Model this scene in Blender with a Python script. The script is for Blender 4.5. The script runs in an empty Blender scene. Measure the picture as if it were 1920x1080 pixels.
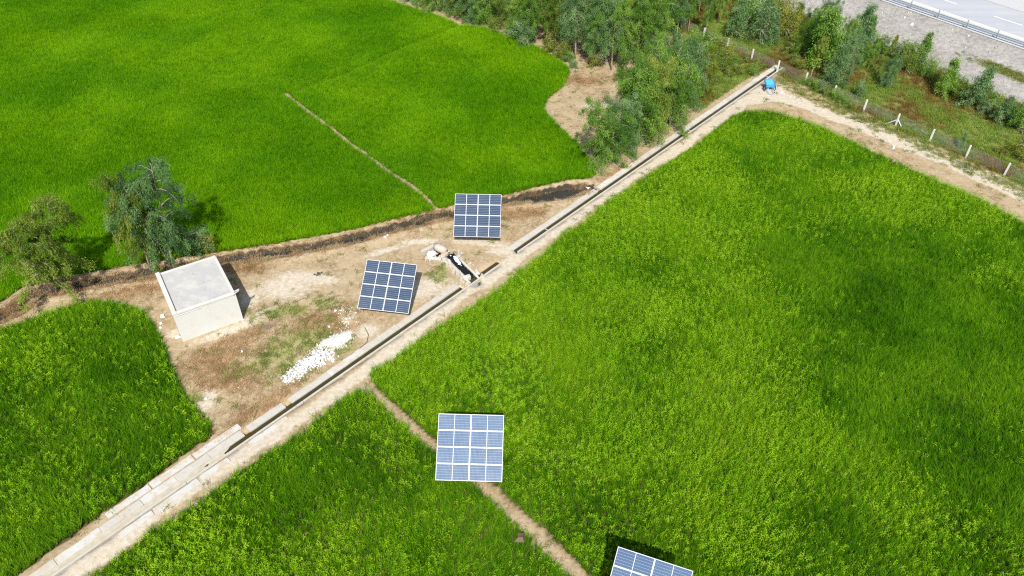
import bpy, math, random
import numpy as np
from mathutils import Matrix, Vector

# ------------------------------------------------------------------ camera, sky, sun, exposure
scene = bpy.context.scene
COL = scene.collection
F, PITCH, ROLL, CAMH = 1425.53, math.radians(41.247), math.radians(0.932), 41.219
SUN_EL = math.radians(49)

cam_d = bpy.data.cameras.new('camera')
cam = bpy.data.objects.new('camera', cam_d)
COL.objects.link(cam)
cam_d.sensor_width = 36
cam_d.lens = F / 1920 * 36
cam_d.clip_start, cam_d.clip_end = 0.5, 6000
cam.matrix_world = Matrix.Translation((0, 0, CAMH)) @ Matrix.Rotation(math.pi / 2 - PITCH, 4, 'X') @ Matrix.Rotation(ROLL, 4, 'Z')
scene.camera = cam

world = bpy.data.worlds.new('World')
scene.world = world
world.use_nodes = True
wn = world.node_tree
sky = wn.nodes.new('ShaderNodeTexSky')
sky.sky_type = 'NISHITA'
sky.sun_disc = False
sky.sun_elevation = SUN_EL
sky.sun_rotation = math.pi
sky.air_density = 1.2
sky.dust_density = 2.0
wn.nodes['Background'].inputs['Strength'].default_value = 0.115
wn.links.new(sky.outputs[0], wn.nodes['Background'].inputs['Color'])

sun_d = bpy.data.lights.new('sun', 'SUN')
sun_d.energy = 4.8
sun_d.angle = math.radians(0.6)
sun_d.color = (1.0, 0.97, 0.92)
sun = bpy.data.objects.new('sun', sun_d)
COL.objects.link(sun)
sun.location = (0, -40, 80)
sun.rotation_euler = (math.pi / 2 - SUN_EL, 0, math.radians(1))

scene.view_settings.view_transform = 'Standard'
scene.view_settings.look = 'None'
scene.view_settings.exposure = 0.5
scene.view_settings.gamma = 1.0
scene.view_settings.use_curve_mapping = False
scene.cycles.use_denoising = False
scene.cycles.filter_width = 1.2
scene.cycles.max_bounces = 6
scene.cycles.transparent_max_bounces = 6

# ------------------------------------------------------------------ small maths
rng = np.random.default_rng(7)
random.seed(7)


def at(px, py, z=0.0):
    """world point seen at a photo pixel, at height z"""
    u, v = px - 960, py - 540
    cr, sr = math.cos(ROLL), math.sin(ROLL)
    u, v = cr * u + sr * v, -sr * u + cr * v
    s, c = math.sin(PITCH), math.cos(PITCH)
    d = np.array([u / F, c - v / F * s, -s - v / F * c])
    t = (CAMH - z) / -d[2]
    p = d * t
    return np.array([p[0], p[1], z])


def at2(pts, z=0.0):
    out = []
    for p in pts:
        zz = p[2] if len(p) > 2 else z
        out.append(at(p[0], p[1], zz)[:2])
    return np.array(out)


def seg_dist(X, Y, poly):
    """signed-less distance, side and arc length to a polyline"""
    best = np.full(X.shape, 1e9)
    side = np.zeros(X.shape)
    for a, b in zip(poly[:-1], poly[1:]):
        d = b - a
        L2 = d @ d
        t = np.clip(((X - a[0]) * d[0] + (Y - a[1]) * d[1]) / L2, 0, 1)
        ex, ey = X - a[0] - t * d[0], Y - a[1] - t * d[1]
        q = np.hypot(ex, ey)
        m = q < best
        best = np.where(m, q, best)
        side = np.where(m, np.sign(d[0] * ey - d[1] * ex), side)
    return best, side


def inside(X, Y, poly):
    r = np.zeros(X.shape, bool)
    n = len(poly)
    for i in range(n):
        x0, y0 = poly[i]
        x1, y1 = poly[(i + 1) % n]
        if y0 == y1:
            continue
        c = ((y0 > Y) != (y1 > Y)) & (X < (x1 - x0) * (Y - y0) / (y1 - y0) + x0)
        r ^= c
    return r


_lat = np.random.default_rng(99).random((256, 256))


def vnoise(X, Y, scale, off=0):
    x, y = X / scale + off * 17.3, Y / scale + off * 9.1
    xi, yi = np.floor(x).astype(int), np.floor(y).astype(int)
    fx, fy = x - xi, y - yi
    fx, fy = fx * fx * (3 - 2 * fx), fy * fy * (3 - 2 * fy)
    g = lambda a, b: _lat[a % 256, b % 256]
    return (g(xi, yi) * (1 - fx) + g(xi + 1, yi) * fx) * (1 - fy) + (g(xi, yi + 1) * (1 - fx) + g(xi + 1, yi + 1) * fx) * fy


def fbm(X, Y, scale, off=0, octv=4):
    r, a, s = 0, 0.5, scale
    for o in range(octv):
        r = r + a * vnoise(X, Y, s, off + o)
        a *= 0.5
        s *= 0.5
    return r / (1 - 0.5 ** octv)


def sstep(a, b, x):
    t = np.clip((x - a) / (b - a), 0, 1)
    return t * t * (3 - 2 * t)


# ------------------------------------------------------------------ object helpers
def tag(o, label=None, cat=None, group=None, kind=None):
    if label:
        o['label'] = label
    if cat:
        o['category'] = cat
    if group:
        o['group'] = group
    if kind:
        o['kind'] = kind
    return o


def empty(name, loc, rz=0.0, parent=None):
    o = bpy.data.objects.new(name, None)
    COL.objects.link(o)
    o.location = loc
    o.rotation_euler = (0, 0, rz)
    o.empty_display_size = 0.3
    if parent:
        o.parent = parent
    return o


def obj(name, me, material=None, parent=None, loc=None, rot=None):
    o = bpy.data.objects.new(name, me)
    COL.objects.link(o)
    if material is not None and not me.materials:
        for m in (material if isinstance(material, (list, tuple)) else [material]):
            me.materials.append(m)
    if parent:
        o.parent = parent
    if loc is not None:
        o.location = loc
    if rot is not None:
        o.rotation_euler = rot
    return o


def np_mesh(name, V, faces, k, mats=None, midx=None, smooth=False, attrs=None):
    """fast mesh: V (n,3), faces (m,k)"""
    me = bpy.data.meshes.new(name)
    V = np.asarray(V, np.float32)
    faces = np.asarray(faces, np.int32)
    m = len(faces)
    me.vertices.add(len(V))
    me.vertices.foreach_set('co', V.ravel())
    me.loops.add(m * k)
    me.loops.foreach_set('vertex_index', faces.ravel())
    me.polygons.add(m)
    me.polygons.foreach_set('loop_start', np.arange(0, m * k, k, dtype=np.int32))
    me.polygons.foreach_set('loop_total', np.full(m, k, np.int32))
    if midx is not None:
        me.polygons.foreach_set('material_index', np.asarray(midx, np.int32))
    if smooth:
        me.polygons.foreach_set('use_smooth', np.ones(m, bool))
    me.update(calc_edges=True)
    for nm, dom, val in (attrs or []):
        a = me.attributes.new(nm, 'FLOAT', dom)
        a.data.foreach_set('value', np.asarray(val, np.float32))
    for mt in (mats or []):
        me.materials.append(mt)
    return me


class MB:
    """collects boxes, tubes and prisms into one mesh"""

    def __init__(s):
        s.v, s.f = [], []

    def add(s, V, Fc):
        b = len(s.v)
        s.v += [tuple(p) for p in V]
        s.f += [tuple(b + i for i in q) for q in Fc]
        return s

    def box(s, c, d, rz=0.0, M=None, taper=1.0):
        hx, hy, hz = d[0] / 2, d[1] / 2, d[2] / 2
        V = []
        for z in (-1, 1):
            k = taper if z > 0 else 1
            for x, y in ((-1, -1), (1, -1), (1, 1), (-1, 1)):
                p = Vector((x * hx * k, y * hy * k, z * hz))
                if M is not None:
                    p = M @ p
                elif rz:
                    p = Matrix.Rotation(rz, 3, 'Z') @ p
                V.append((p.x + c[0], p.y + c[1], p.z + c[2]))
        return s.add(V, [(3, 2, 1, 0), (4, 5, 6, 7), (0, 1, 5, 4), (1, 2, 6, 5), (2, 3, 7, 6), (3, 0, 4, 7)])

    def tube(s, pts, rad, n=6, cap=True):
        pts = [Vector(p) for p in pts]
        rings = []
        if not hasattr(rad, '__len__'):
            rad = [rad] * len(pts)
        up = Vector((0.12, 0.31, 0.94))
        for i, p in enumerate(pts):
            d = (pts[min(i + 1, len(pts) - 1)] - pts[max(i - 1, 0)]).normalized()
            a = d.cross(up)
            if a.length < 1e-3:
                a = d.cross(Vector((1, 0, 0)))
            a.normalize()
            b = d.cross(a)
            rings.append([p + (a * math.cos(2 * math.pi * j / n) + b * math.sin(2 * math.pi * j / n)) * rad[i] for j in range(n)])
        V = [q for r in rings for q in r]
        Fc = [(i * n + j, i * n + (j + 1) % n, (i + 1) * n + (j + 1) % n, (i + 1) * n + j) for i in range(len(pts) - 1) for j in range(n)]
        if cap:
            Fc += [tuple(range(n))[::-1], tuple((len(pts) - 1) * n + j for j in range(n))]
        return s.add(V, Fc)

    def mesh(s, name, smooth=False):
        me = bpy.data.meshes.new(name)
        me.from_pydata(s.v, [], s.f)
        if smooth:
            for p in me.polygons:
                p.use_smooth = True
        me.update()
        return me

    def build(s, name, m, parent=None, smooth=False, bevel=0.0, loc=None, rot=None):
        o = obj(name, s.mesh(name, smooth), m, parent, loc, rot)
        if bevel:
            b = o.modifiers.new('bevel', 'BEVEL')
            b.width = bevel
            b.segments = 2
        return o


# ------------------------------------------------------------------ materials
class NT:
    def __init__(s, name):
        s.m = bpy.data.materials.new(name)
        s.m.use_nodes = True
        s.t = s.m.node_tree
        s.p = s.t.nodes['Principled BSDF']
        s.out = s.t.nodes['Material Output']

    def n(s, typ, **kw):
        nd = s.t.nodes.new('ShaderNode' + typ)
        for k, v in kw.items():
            if k in nd.inputs:
                s.put(nd.inputs[k], v)
            else:
                setattr(nd, k, v)
        return nd

    def put(s, sock, v):
        if hasattr(v, 'is_output') or isinstance(v, bpy.types.NodeSocket):
            s.t.links.new(v, sock)
        else:
            if hasattr(sock.default_value, '__len__') and len(sock.default_value) == 4 and len(v) == 3:
                v = (*v, 1)
            sock.default_value = v

    def pos(s):
        return s.n('NewGeometry').outputs['Position']

    def noise(s, scale, vec=None, detail=4, rough=0.55, dist=0.0):
        nd = s.n('TexNoise', Scale=scale, Detail=detail, Roughness=rough, Distortion=dist)
        s.t.links.new(vec if vec is not None else s.pos(), nd.inputs['Vector'])
        return nd.outputs['Fac']

    def attr(s, name):
        return s.n('Attribute', attribute_name=name).outputs['Fac']

    def ramp(s, fac, stops, interp='LINEAR'):
        r = s.n('ValToRGB')
        r.color_ramp.interpolation = interp
        e = r.color_ramp.elements
        while len(e) < len(stops):
            e.new(0.5)
        for i, (p, c) in enumerate(stops):
            e[i].position = p
            e[i].color = (*c, 1) if len(c) == 3 else c
        s.t.links.new(fac, r.inputs['Fac'])
        return r.outputs['Color']

    def mix(s, fac, a, b, mode='MIX'):
        m = s.n('Mix', data_type='RGBA', blend_type=mode)
        s.put(m.inputs['Factor'], fac)
        s.put(m.inputs[6], a)
        s.put(m.inputs[7], b)
        return m.outputs[2]

    def math(s, op, a, b=0.0, clamp=False):
        m = s.n('Math', operation=op, use_clamp=clamp)
        s.put(m.inputs[0], a)
        s.put(m.inputs[1], b)
        return m.outputs[0]

    def map(s, v, a, b, c=0.0, d=1.0):
        m = s.n('MapRange')
        m.interpolation_type = 'SMOOTHSTEP'
        s.put(m.inputs['Value'], v)
        for k, x in zip(('From Min', 'From Max', 'To Min', 'To Max'), (a, b, c, d)):
            s.put(m.inputs[k], x)
        return m.outputs['Result']

    def bump(s, h, strength=0.5, dist=0.05):
        b = s.n('Bump', Strength=strength, Distance=dist)
        s.t.links.new(h, b.inputs['Height'])
        s.t.links.new(b.outputs[0], s.p.inputs['Normal'])

    def done(s, color=None, rough=0.8, spec=0.3, metal=0.0):
        if color is not None:
            s.put(s.p.inputs['Base Color'], color)
        s.put(s.p.inputs['Roughness'], rough)
        s.p.inputs['Specular IOR Level'].default_value = spec
        s.p.inputs['Metallic'].default_value = metal
        return s.m


def simple(name, c, rough=0.7, spec=0.3, metal=0.0, var=0.25, scale=3.0, bump=0.0):
    t = NT(name)
    f = t.noise(scale, detail=5)
    col = t.mix(f, tuple(x * (1 - var) for x in c), tuple(min(1, x * (1 + var)) for x in c))
    if bump:
        t.bump(t.noise(scale * 6, detail=4), bump, 0.02)
    return t.done(col, rough, spec, metal)


def leafy(name, stops, tintname=None, trans=0.35, rnd=0.45, patch=0.25, pscale=0.12, base=None, rough=0.55, spec=0.25):
    """thin leaf: colour from per-plant random, patchy noise and an optional attribute"""
    t = NT(name)
    r = t.n('ObjectInfo').outputs['Random']
    nz = t.map(t.noise(pscale, detail=3), 0.3, 0.7)
    f = t.math('ADD', t.math('MULTIPLY', r, rnd), t.math('MULTIPLY', nz, patch))
    if tintname:
        f = t.math('ADD', f, t.math('MULTIPLY', t.attr(tintname), 1 - rnd - patch))
    col = t.ramp(f, stops)
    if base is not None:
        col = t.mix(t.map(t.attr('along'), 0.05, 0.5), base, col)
    t.done(col, rough, spec)
    if trans:
        tr = t.n('BsdfTranslucent')
        t.t.links.new(col, tr.inputs['Color'])
        mx = t.n('MixShader')
        mx.inputs[0].default_value = trans
        t.t.links.new(t.p.outputs[0], mx.inputs[1])
        t.t.links.new(tr.outputs[0], mx.inputs[2])
        t.t.links.new(mx.outputs[0], t.out.inputs['Surface'])
    return t.m


def concrete(name, c, dirt=(0.30, 0.22, 0.14), amount=0.5, bump=0.3):
    t = NT(name)
    a = t.noise(0.7, detail=6, rough=0.65)
    b = t.noise(9.0, detail=5)
    col = t.mix(b, tuple(x * 0.85 for x in c), tuple(min(1, x * 1.1) for x in c))
    col = t.mix(t.math('MULTIPLY', t.map(a, 0.45, 0.75), amount), col, dirt)
    col = t.mix(t.math('MULTIPLY', t.map(t.noise(2.3, detail=6, rough=.7), 0.54, 0.74), 0.45), col, (0.17, 0.15, 0.13))
    col = t.mix(t.math('MULTIPLY', t.map(t.noise(0.9, detail=8, rough=.75), 0.50, 0.62), amount * .8), col, dirt)
    t.bump(b, bump, 0.01)
    return t.done(col, 0.9, 0.2)


# ------------------------------------------------------------------ plan of the place (world metres)
C0, C1 = np.array([31.93, 88.33]), np.array([-26.18, 21.57])
CD = (C1 - C0) / np.hypot(*(C1 - C0))
CN = np.array([-CD[1], CD[0]])          # + towards the big field
CYAW = math.atan2(CD[1], CD[0])


def ch(t, off, z=0.0):
    p = C0 + CD * t + CN * off
    return (p[0], p[1], z)


RD = np.array([math.cos(math.radians(-52.45)), math.sin(math.radians(-52.45))])   # road direction
RN = np.array([-RD[1], RD[0]])          # away from the fields (up to the road)
G0 = np.array([53.4, 103.3])            # a point under the guardrail
RZ = 2.3

ditch = at2([(-120, 640), (0, 595), (37, 580), (50, 560), (83, 543), (133, 537), (200, 527), (283, 511), (350, 503), (417, 489), (493, 477), (560, 467), (640, 453), (729, 429), (801, 411), (849, 402), (943, 377), (1000, 368), (1048, 361), (1080, 356), (1105, 352)])
FIELD_A = at2([(-260, 640), (0, 566), (28, 550), (40, 540), (51, 536), (117, 520), (156, 514), (219, 503), (278, 492), (413, 474), (500, 461), (560, 450), (640, 437), (720, 417), (801, 399), (852, 386), (941, 367), (1000, 353), (1072, 337), (1108, 333),
               (1116, 322, .3), (1110, 300, .5), (1095, 282, .5), (1084, 262, .5), (1052, 235, .5), (1028, 211, .5), (1019, 196, .5), (1027, 177, .5), (1054, 156, .5), (1066, 134, .5), (1065, 122, .5), (1035, 98, .5), (989, 74, .5), (943, 61, .5), (907, 46, .5), (861, 42, .5), (821, 24, .5), (778, 11, .5), (745, 0, .5), (640, -40, .5), (500, -90, .5), (-500, -90, .5), (-700, 300), (-500, 640)])
PATH_A = at2([(536, 174), (562, 195), (600, 222), (625, 241), (660, 270), (690, 290), (732, 322), (770, 345), (795, 365), (815, 387), (826, 398)], 0.1)
FIELD_C = at2([(0, 601, .8), (31, 590, .8), (78, 575, .8), (125, 561, .8), (172, 554, .8), (203, 554, .8), (234, 559, .8), (266, 575, .8), (287, 604, .8), (303, 634, .8), (322, 690, .7), (346, 735, .7), (375, 765, .6), (390, 783, .5), (399, 800, .4), (389, 822, .2), (371, 833), (315, 877), (271, 911), (201, 956), (142, 1000), (88, 1038), (41, 1073), (-10, 1112), (-70, 1160), (-260, 1180), (-330, 640, .8)])
FIELD_D = at2([(40, 1150, .8), (148, 1080, .8), (195, 1045, .8), (267, 992, .8), (371, 929, .8), (409, 898, .8), (488, 845, .8), (560, 800, .8), (620, 754, .8), (648, 734, .8), (672, 724, .8), (690, 729, .8), (712, 746, .8), (760, 795, .8), (817, 843, .8), (862, 885, .8), (892, 908, .8), (914, 927, .8), (965, 974, .8), (1018, 1024, .8), (1078, 1079, .8), (1150, 1150, .8), (1100, 1220), (0, 1220)])
FIELD_E = at2([(693, 698), (698, 686, .5), (716, 676, .8), (798, 618, .8), (855, 581, .8), (935, 530, .8), (1000, 481, .8), (1062, 428, .8), (1096, 408, .8), (1132, 374, .8), (1200, 333, .8), (1280, 278, .8), (1330, 244, .8), (1370, 211, .8), (1403, 200, .8), (1447, 200, .8), (1497, 211, .8), (1547, 231, .8), (1580, 248, .8), (1620, 264, .8), (1680, 294, .8), (1747, 324, .8), (1787, 341, .8), (1834, 361, .8), (1920, 407, .8), (2140, 530, .8), (2260, 700), (2200, 1220), (1260, 1220), (1180, 1150), (1106, 1078), (1062, 1034), (1021, 993), (980, 958), (936, 917), (890, 880), (850, 850), (807, 818), (760, 776), (730, 750), (712, 733), (700, 716)])
TRACK = at2([(1330, 238), (1385, 190), (1440, 178), (1500, 192), (1560, 217), (1597, 227), (1654, 250), (1710, 274), (1766, 297), (1841, 329), (1898, 355), (1980, 395), (2150, 480)])
TRACK2 = at2([(1385, 192), (1300, 258), (1200, 324), (1120, 375), (1050, 425), (985, 472), (930, 512), (860, 560), (780, 615), (690, 690), (560, 785), (470, 840), (330, 930), (200, 1030), (120, 1080), (20, 1150)])
FP0 = np.array([39.438, 78.349])        # fence post by the track
FSTEP = (np.array([49.219, 65.389]) - FP0) / 4


def along_road(X, Y):
    return (X - G0[0]) * RN[0] + (Y - G0[1]) * RN[1]      # <0 on the field side


POND = at(1052, 363)[:2]


def pond_w(X, Y):
    return .55 * np.exp(-((X - POND[0]) ** 2 + (Y - POND[1]) ** 2) / 7.5)


def ground_z(X, Y, fine=True):
    X, Y = np.asarray(X, float), np.asarray(Y, float)
    z = (fbm(X, Y, 6.0, 3) - 0.5) * 0.16
    if fine:
        z = z + (fbm(X, Y, 0.9, 5, 2) - 0.5) * 0.07
    # paddies lie a little low, bunds a little high
    # earth ditch with a bund on the far side
    d, s = seg_dist(X, Y, ditch)
    wob = (fbm(X, Y, 1.6, 11, 3) - 0.5) * 0.5
    w = d + wob + (fbm(X, Y, .55, 15, 2) - .5) * .45 - pond_w(X, Y)
    z = z + 0.18 * np.exp(-((w - 1.15) / 0.35) ** 2)
    z = z - 0.64 * (1 - sstep(0.30, 0.76, w))
    # concrete channel bed
    ex, ey = X - C0[0], Y - C0[1]
    t = ex * CD[0] + ey * CD[1]
    o = ex * CN[0] + ey * CN[1]
    flat = 1 - sstep(0.8, 1.6, np.abs(o - 0.0))
    z = z * (1 - flat * ((t > -6) & (t < 96)))
    cut = (np.abs(o) < 0.28) & (((t > -1.5) & (t < 48.3)) | ((t > 50.5) & (t < 53.9)) | ((t > 54.9) & (t < 96)))
    z = np.where(cut, -0.75, z)
    # trough from the pump outlet, down to the channel
    d, s = seg_dist(X, Y, TROUGH)
    z = np.where(d < 0.42, -0.6, np.where(d < 0.9, z * 0.3, z))
    d, s = seg_dist(X, Y, np.array([BASIN - np.array([.3, 0]), BASIN + np.array([.3, 0])]))
    z = np.where(d < 0.45, -0.5, z)
    # bunds / footpaths between fields
    d, s = seg_dist(X, Y, PATH_A)
    z = z + 0.12 * np.exp(-(d / 0.35) ** 2)
    # embankment up to the road
    a = along_road(X, Y)
    toe = -9.3 + (fbm(X, Y, 9, 21, 3) - 0.5) * 3.0
    up = sstep(0, 1, np.clip((a - toe) / (-0.5 - toe), 0, 1)) * 0.35 + np.clip((a - toe) / (-0.5 - toe), 0, 1) * 0.65
    rough = (fbm(X, Y, 1.3, 31, 3) - 0.5) * 0.10 * ((a > toe) & (a < -0.9))
    z = np.where(a < -0.5, z * (1 - np.clip(up, 0, 1)) + up * (RZ - 0.02) + rough, RZ - 0.06)
    return z


TROUGH = at2([(842, 474), (862, 496), (880, 513), (893, 527)], 0.1)
BASIN = at(818, 473, 0)[:2]

# ------------------------------------------------------------------ ground sheet
def axis(lo, hi, step, far):
    core = np.arange(lo, hi + step / 2, step)
    ext = [step]
    while sum(ext) < far:
        ext.append(ext[-1] * 1.35)
    e = np.cumsum(ext)
    return np.concatenate([(lo - e)[::-1], core, hi + e])


xs, ys = axis(-60, 84, 0.28, 2500), axis(16, 124, 0.28, 2500)
GX, GY = np.meshgrid(xs, ys)
gz = ground_z(GX, GY)
inA, inC, inD, inE = (inside(GX, GY, p) for p in (FIELD_A, FIELD_C, FIELD_D, FIELD_E))
pda, psd = seg_dist(GX, GY, PATH_A)
paddy = (inA | inC | inD | inE) & ~(pda < .24)
gz = np.where(paddy, gz - 0.12, gz)

# what the soil is, point by point
road_a = along_road(GX, GY)
toe_d = road_a + 9.3 + (fbm(GX, GY, 5, 41, 4) - 0.5) * 3.4
gravel = sstep(-0.6, 0.8, toe_d)
dt, _ = seg_dist(GX, GY, TRACK)
dt2, _ = seg_dist(GX, GY, TRACK2)
dd, ds = seg_dist(GX, GY, ditch)
sand = np.maximum((1 - sstep(0.7, 1.7, dt + (fbm(GX, GY, 3, 44) - .5) * 1.2)), 0.85 * (1 - sstep(0.35, 1.1, dt2 + (fbm(GX, GY, 2.2, 45) - .5) * 1.0)))


def blob(px, py, rx, ry, ang=0.0, z=0.0):
    c = at(px, py, z)
    ca, sa = math.cos(ang), math.sin(ang)
    ux, uy = (GX - c[0]) * ca + (GY - c[1]) * sa, -(GX - c[0]) * sa + (GY - c[1]) * ca
    return np.exp(-((ux / rx) ** 2 + (uy / ry) ** 2) * (0.55 + 0.9 * fbm(GX, GY, 2.0, 51)))


for b in ((530, 540, 2.6, 2.0), (560, 520, 3.0, 1.0), (610, 525, 1.6, 0.8), (800, 540, 2.4, 1.5, .8), (840, 545, 1.4, .8, .8), (490, 590, 2.0, 0.5, .6), (430, 620, 3.2, 0.6, .55), (720, 470, 2.2, 0.5, .5), (790, 452, 2.2, .5, .1), (900, 455, 3.2, .6, -.1), (945, 470, 2.0, .8, 0), (1040, 440, 1.0, .5, .85), (690, 620, 1.2, 1.0), (330, 625, 0.9, 0.6), (470, 560, 1.0, 1.6), (390, 750, .8, 1.6), (1440, 170, 4, 2), (650, 600, .8, .8), (1125, 200, 3.0, 1.0), (1180, 320, 1.0, 1.0, .8)):
    sand = np.maximum(sand, 0.9 * blob(*b))
grass = np.zeros_like(GX)
for b in ((570, 628, 2.6, 1.2, .6), (590, 640, 1.6, 1.0, .4), (520, 665, 2.6, 1.1, .7), (545, 690, 1.6, 1.2), (540, 582, 2.2, .8, .2), (612, 568, 1.2, .6), (640, 648, 1.4, .8), (830, 508, .5, .8), (470, 690, 1.5, .8, .6), (820, 520, .9, .4, -.5), (360, 745, 1.2, .5), (880, 432, 1.5, .6)):
    grass = np.maximum(grass, 0.95 * blob(*b))
straw = np.zeros_like(GX)
for b in ((410, 665, 2.4, 1.5, .6), (440, 640, 1.8, .9, .6), (470, 625, 1.4, .7, .5), (430, 710, 2.2, 1.3), (400, 690, 1.8, 1.4), (600, 600, 2.4, .8, .3), (640, 610, 1.6, .9), (960, 400, 1.6, 1.0), (1000, 395, 1.4, .8), (920, 405, 2.0, .7), (255, 545, 3.0, .8, .3), (330, 520, 1.5, 1.5), (500, 760, 2.4, .8, .8), (1090, 150, 2.6, 1.2), (1150, 330, 2, .8, .8), (460, 500, 2, 1)):
    straw = np.maximum(straw, 0.95 * blob(*b))
ash = np.maximum(blob(500, 615, .9, .35, .7), 0.6 * blob(455, 655, .6, .4)) + 0.5 * blob(450, 725, .4, .5) + .7 * blob(598, 513, .35, .2) + .6 * blob(975, 400, .7, .25, .2)
wetw = dd + (fbm(GX, GY, 1.6, 11, 3) - 0.5) * 0.5 + (fbm(GX, GY, .55, 15, 2) - .5) * .45 - pond_w(GX, GY)
wet = 1 - sstep(0.56, 0.86, wetw)
td, _ = seg_dist(GX, GY, TROUGH)
wet = np.maximum(wet, 0.8 * (1 - sstep(0.3, 0.6, td)))
wet = np.maximum(wet, 1 - sstep(.3, .55, np.hypot(GX - BASIN[0] - .15, GY - BASIN[1])))  # basin pit simply made dark, by way of the same mask
# beyond the fence: wet meadow
ff = (GX - FP0[0]) * RN[0] + (GY - FP0[1]) * RN[1]
meadow = sstep(-1.2, 0.4, ff + (fbm(GX, GY, 2.5, 61) - .5) * 1.6) * (1 - gravel)
thicket = inside(GX, GY, at2([(1290, 92), (1330, 72), (1375, 88), (1440, 118), (1425, 135), (1385, 158), (1345, 186), (1318, 205), (1300, 190), (1290, 150)]))
thk = np.clip(thicket * 1.0, 0, 1)
meadow = np.maximum(meadow, thk * .95)
me = np_mesh('ground', np.stack([GX, GY, gz], -1).reshape(-1, 3),
             (lambda n, m: np.stack([(i := (np.arange(n - 1)[:, None] * m + np.arange(m - 1)[None]).ravel()), i + 1, i + m + 1, i + m], -1))(len(ys), len(xs)), 4, smooth=True,
             attrs=[(n, 'POINT', v.ravel()) for n, v in (('sand', sand), ('grass', grass), ('straw', straw), ('wet', wet), ('gravel', gravel), ('paddy', paddy * 1.0), ('meadow', meadow), ('ash', np.clip(ash, 0, 1)))])

t = NT('soil')
n1, n2, n3 = t.noise(0.55, detail=7, rough=0.62), t.noise(3.2, detail=6, rough=0.65), t.noise(17, detail=4, rough=.6)
soil = t.ramp(n1, [(0.3, (0.215, 0.150, 0.078)), (0.5, (0.295, 0.218, 0.122)), (0.7, (0.365, 0.285, 0.178))])
soil = t.mix(t.map(n2, 0.42, 0.68), soil, (0.375, 0.30, 0.195))
sandc = t.ramp(n2, [(0.3, (0.355, 0.290, 0.205)), (0.55, (0.45, 0.392, 0.300)), (0.75, (0.53, 0.48, 0.39))])
br = t.math('MULTIPLY', t.math('SUBTRACT', n2, 0.5), 0.9)


def brk(name, lo=0.3, hi=0.75):
    return t.map(t.math('ADD', t.attr(name), br), lo, hi)


col = t.mix(t.map(t.math('ADD', t.attr('sand'), t.math('MULTIPLY', br, .6)), .25, .8), soil, sandc)
col = t.mix(t.math('MULTIPLY', brk('straw'), 0.75), col, t.ramp(n3, [(0.3, (0.22, 0.125, 0.055)), (0.6, (0.42, 0.27, 0.14))]))
col = t.mix(t.math('MULTIPLY', brk('grass', .35, .8), 0.8), col, t.ramp(n3, [(0.3, (0.13, 0.16, 0.035)), (0.65, (0.33, 0.31, 0.12))]))
col = t.mix(t.math('MULTIPLY', brk('ash', .3, .7), 0.8), col, (0.17, 0.135, 0.125))
mead = t.ramp(t.noise(0.35, detail=5), [(0.35, (0.10, 0.11, 0.025)), (0.5, (0.15, 0.17, 0.04)), (0.65, (0.22, 0.18, 0.08))])
col = t.mix(brk('meadow'), col, mead)
grv = t.ramp(t.math('ADD', t.math('MULTIPLY', t.noise(2.2, detail=8, rough=.72), .7), t.math('MULTIPLY', t.noise(.22, detail=5, rough=.6), .3)), [(0.36, (0.165, 0.155, 0.138)), (0.5, (0.26, 0.246, 0.222)), (0.64, (0.36, 0.343, 0.312))])
col = t.mix(brk('gravel'), col, grv)
col = t.mix(t.attr('paddy'), col, t.ramp(n2, [(0.3, (0.06, 0.05, 0.018)), (0.7, (0.12, 0.10, 0.04))]))
col = t.mix(t.map(t.math('ADD', t.attr('wet'), t.math('MULTIPLY', br, .4)), 0.3, 0.7), col, (0.030, 0.025, 0.017))
t.bump(t.math('ADD', n3, n2), 0.45, 0.05)
SOIL = t.done(col, t.map(t.attr('wet'), 0.4, 0.9, 0.92, 0.75), 0.25)
ground = tag(obj('ground', me, SOIL), 'pale dry earth with tracks, ditches and a stony embankment', None, None, 'structure')
print('ground verts', len(me.vertices))

# ------------------------------------------------------------------ road on the embankment
t = NT('asphalt')
mp = t.n('Mapping')
t.t.links.new(t.pos(), mp.inputs['Vector'])
mp.inputs['Rotation'].default_value = (0, 0, math.radians(52.45))
mp.inputs['Scale'].default_value = (.03, .8, 1)
ac = t.mix(t.noise(1.0, mp.outputs[0], detail=5), (0.27, 0.28, 0.305), (0.40, 0.405, 0.42))
ac = t.mix(t.math('MULTIPLY', t.map(t.noise(.35, detail=6, rough=.7), .5, .7), .4), ac, (.44, .42, .39))
t.bump(t.noise(30), .2, .01)
ASPH = t.done(ac, .85)
SHOULD = concrete('shoulder_concrete', (0.40, 0.405, 0.41), dirt=(0.40, 0.35, 0.28), amount=.4)
PAINT = simple('road_paint', (0.78, 0.78, 0.76), var=.08)
SANDY = simple('road_edge_sand', (0.58, 0.50, 0.40), var=.2)
STEEL = simple('galvanised_steel', (0.24, 0.28, 0.32), rough=.6, metal=.1, var=.12)


def strip(a0, a1, z, l0=-60, l1=60, thick=0.0):
    P = [G0 + RD * l + RN * a for l, a in ((l0, a0), (l1, a0), (l1, a1), (l0, a1))]
    if not thick:
        return MB().add([(p[0], p[1], z) for p in P], [(0, 1, 2, 3)])
    m = MB()
    V = [(p[0], p[1], z - thick) for p in P] + [(p[0], p[1], z) for p in P]
    return m.add(V, [(3, 2, 1, 0), (4, 5, 6, 7), (0, 1, 5, 4), (1, 2, 6, 5), (2, 3, 7, 6), (3, 0, 4, 7)])


road = tag(empty('road', (G0[0], G0[1], RZ)), kind='structure', label='grey asphalt highway on the embankment')


def road_part(name, mb, m, kind=None):
    for i, v in enumerate(mb.v):
        mb.v[i] = (v[0] - G0[0], v[1] - G0[1], v[2] - RZ)
    return mb.build(name, m, road)


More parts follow.
